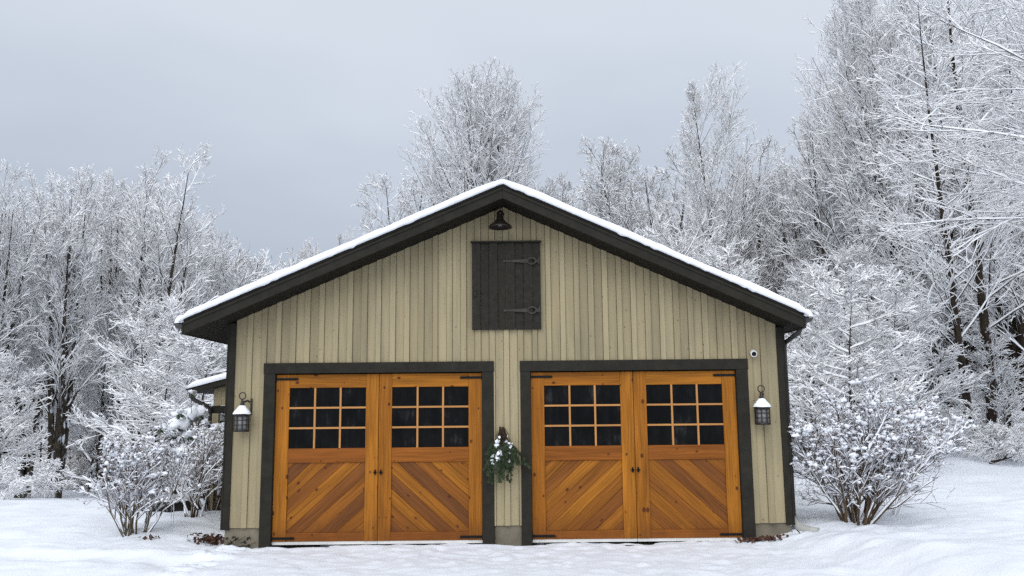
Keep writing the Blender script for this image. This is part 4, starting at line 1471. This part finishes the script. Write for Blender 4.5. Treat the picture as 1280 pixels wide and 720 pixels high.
weed(1112, 11.0, 9, .50, 'dry snow tipped weeds right beside the large bush', 91)
weed(1048, 11.2, 6, .32, 'short snowy weeds at the left foot of the large bush', 92)
weed(1172, 11.9, 2, .30, 'lone dry weed stalk on the open snow right of the large bush', 93)
weed(218, 11.3, 2, .55, 'thin bare weed stalk between the vase shaped bush and the garage', 94)


def stick(u, depth, L, ang, label, seed, r=.02):
    rng = np.random.default_rng(seed)
    x, y, z = spot(u, depth, 0)
    t = empty('fallen_branch', (x, y, z + .02), ang); tag(t, label, 'branch')
    P = grow(np.array([[-L / 2, 0, 0.0]]), np.array([[1.0, 0, .03]]), np.array([L]), 6, rng, .07, 0)
    R = taper(np.array([r]), 6, .4, .004)
    P1, R1 = children(P, R, rng, 4, .3, .9, (30, 60), lambda a_, Lp: Lp * .35, 3, .1, 0, .6, .4, .003)
    link('wood', npmesh('wood', [tubes(P, R, 6), tubes(P1, R1, 4)], M['bark_dark']), t)
    link('snow', npmesh('snow', [ridges(P, R, .004, .02, rng, True)], M['snow']), t)


stick(1263, 20.5, 1.0, .05, 'dark fallen branch on the snow below the arching bush', 95, .035)
stick(1133, 11.4, .8, -.5, 'thin fallen twig on the snow right of the large bush', 96, .008)

# ================================================================== light
SUN_EL, SUN_AZ = math.radians(42), math.radians(-160)    # high, behind the camera and a little left
w = bpy.data.worlds.new('World')
scene.world = w
w.use_nodes = True
nt = w.node_tree
bg = nt.nodes['Background']
sky = N(nt, 'ShaderNodeTexSky', sky_type='NISHITA', sun_disc=False)
sky.sun_elevation = SUN_EL
sky.sun_rotation = SUN_AZ
sky.dust_density = 4.0
hs = N(nt, 'ShaderNodeHueSaturation')
hs.inputs['Saturation'].default_value = 0.25
nt.links.new(sky.outputs[0], hs.inputs['Color'])
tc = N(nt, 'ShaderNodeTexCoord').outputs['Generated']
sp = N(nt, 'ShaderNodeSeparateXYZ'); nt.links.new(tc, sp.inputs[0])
# overcast layer: darker low down, brightest overhead, soft cloud mottling
cl = noise(nt, scaled(nt, tc, (1.6, 1.6, 4.0)), 1.0, 4, 0.5)
over = ramp(nt, math_(nt, 'ADD', sp.outputs[2], math_(nt, 'MULTIPLY', math_(nt, 'SUBTRACT', cl, .5), .32)),
            [(0.0, (4.1, 4.75, 5.8)), (0.14, (4.1, 4.75, 5.8)), (0.27, (4.9, 5.55, 6.6)), (0.43, (6.6, 7.2, 8.15)), (1.0, (9.0, 9.4, 10.0))])
skyc = mixc(nt, 0.85, hs.outputs[0], over)
# extra sky brightness added behind the camera to lift tree snow and facade
rear_lift = math_(nt, 'ADD', 1.0, math_(nt, 'MULTIPLY', math_(nt, 'MULTIPLY', sp.outputs[1], -1.05), 1.0, True))
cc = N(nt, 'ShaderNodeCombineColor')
for k in range(3): nt.links.new(rear_lift, cc.inputs[k])
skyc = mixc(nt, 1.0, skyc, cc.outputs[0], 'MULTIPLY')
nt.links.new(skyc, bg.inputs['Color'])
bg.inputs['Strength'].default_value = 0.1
sl_ = bpy.data.lights.new('sun', 'SUN')
sl_.energy = 0.9
sl_.angle = math.radians(60)
sl_.color = (1.0, 0.985, 0.965)
so_ = bpy.data.objects.new('sun', sl_)
col.objects.link(so_)
dirv = Vector((math.sin(SUN_AZ) * math.cos(SUN_EL), math.cos(SUN_AZ) * math.cos(SUN_EL), math.sin(SUN_EL)))
so_.rotation_euler = dirv.to_track_quat('Z', 'Y').to_euler()
so_.location = (0, -20, 30)

vs = scene.view_settings
scene.display_settings.display_device = 'sRGB'
vs.view_transform = 'Standard'
vs.look = 'None'
vs.exposure = 0.14
vs.gamma = 1.0
vs.use_curve_mapping = False
cy = scene.cycles
cy.max_bounces = 12
cy.diffuse_bounces = 10
cy.glossy_bounces = 2
cy.transmission_bounces = 2
cy.use_denoising = False
cy.use_adaptive_sampling = True
cy.adaptive_threshold = 0.008
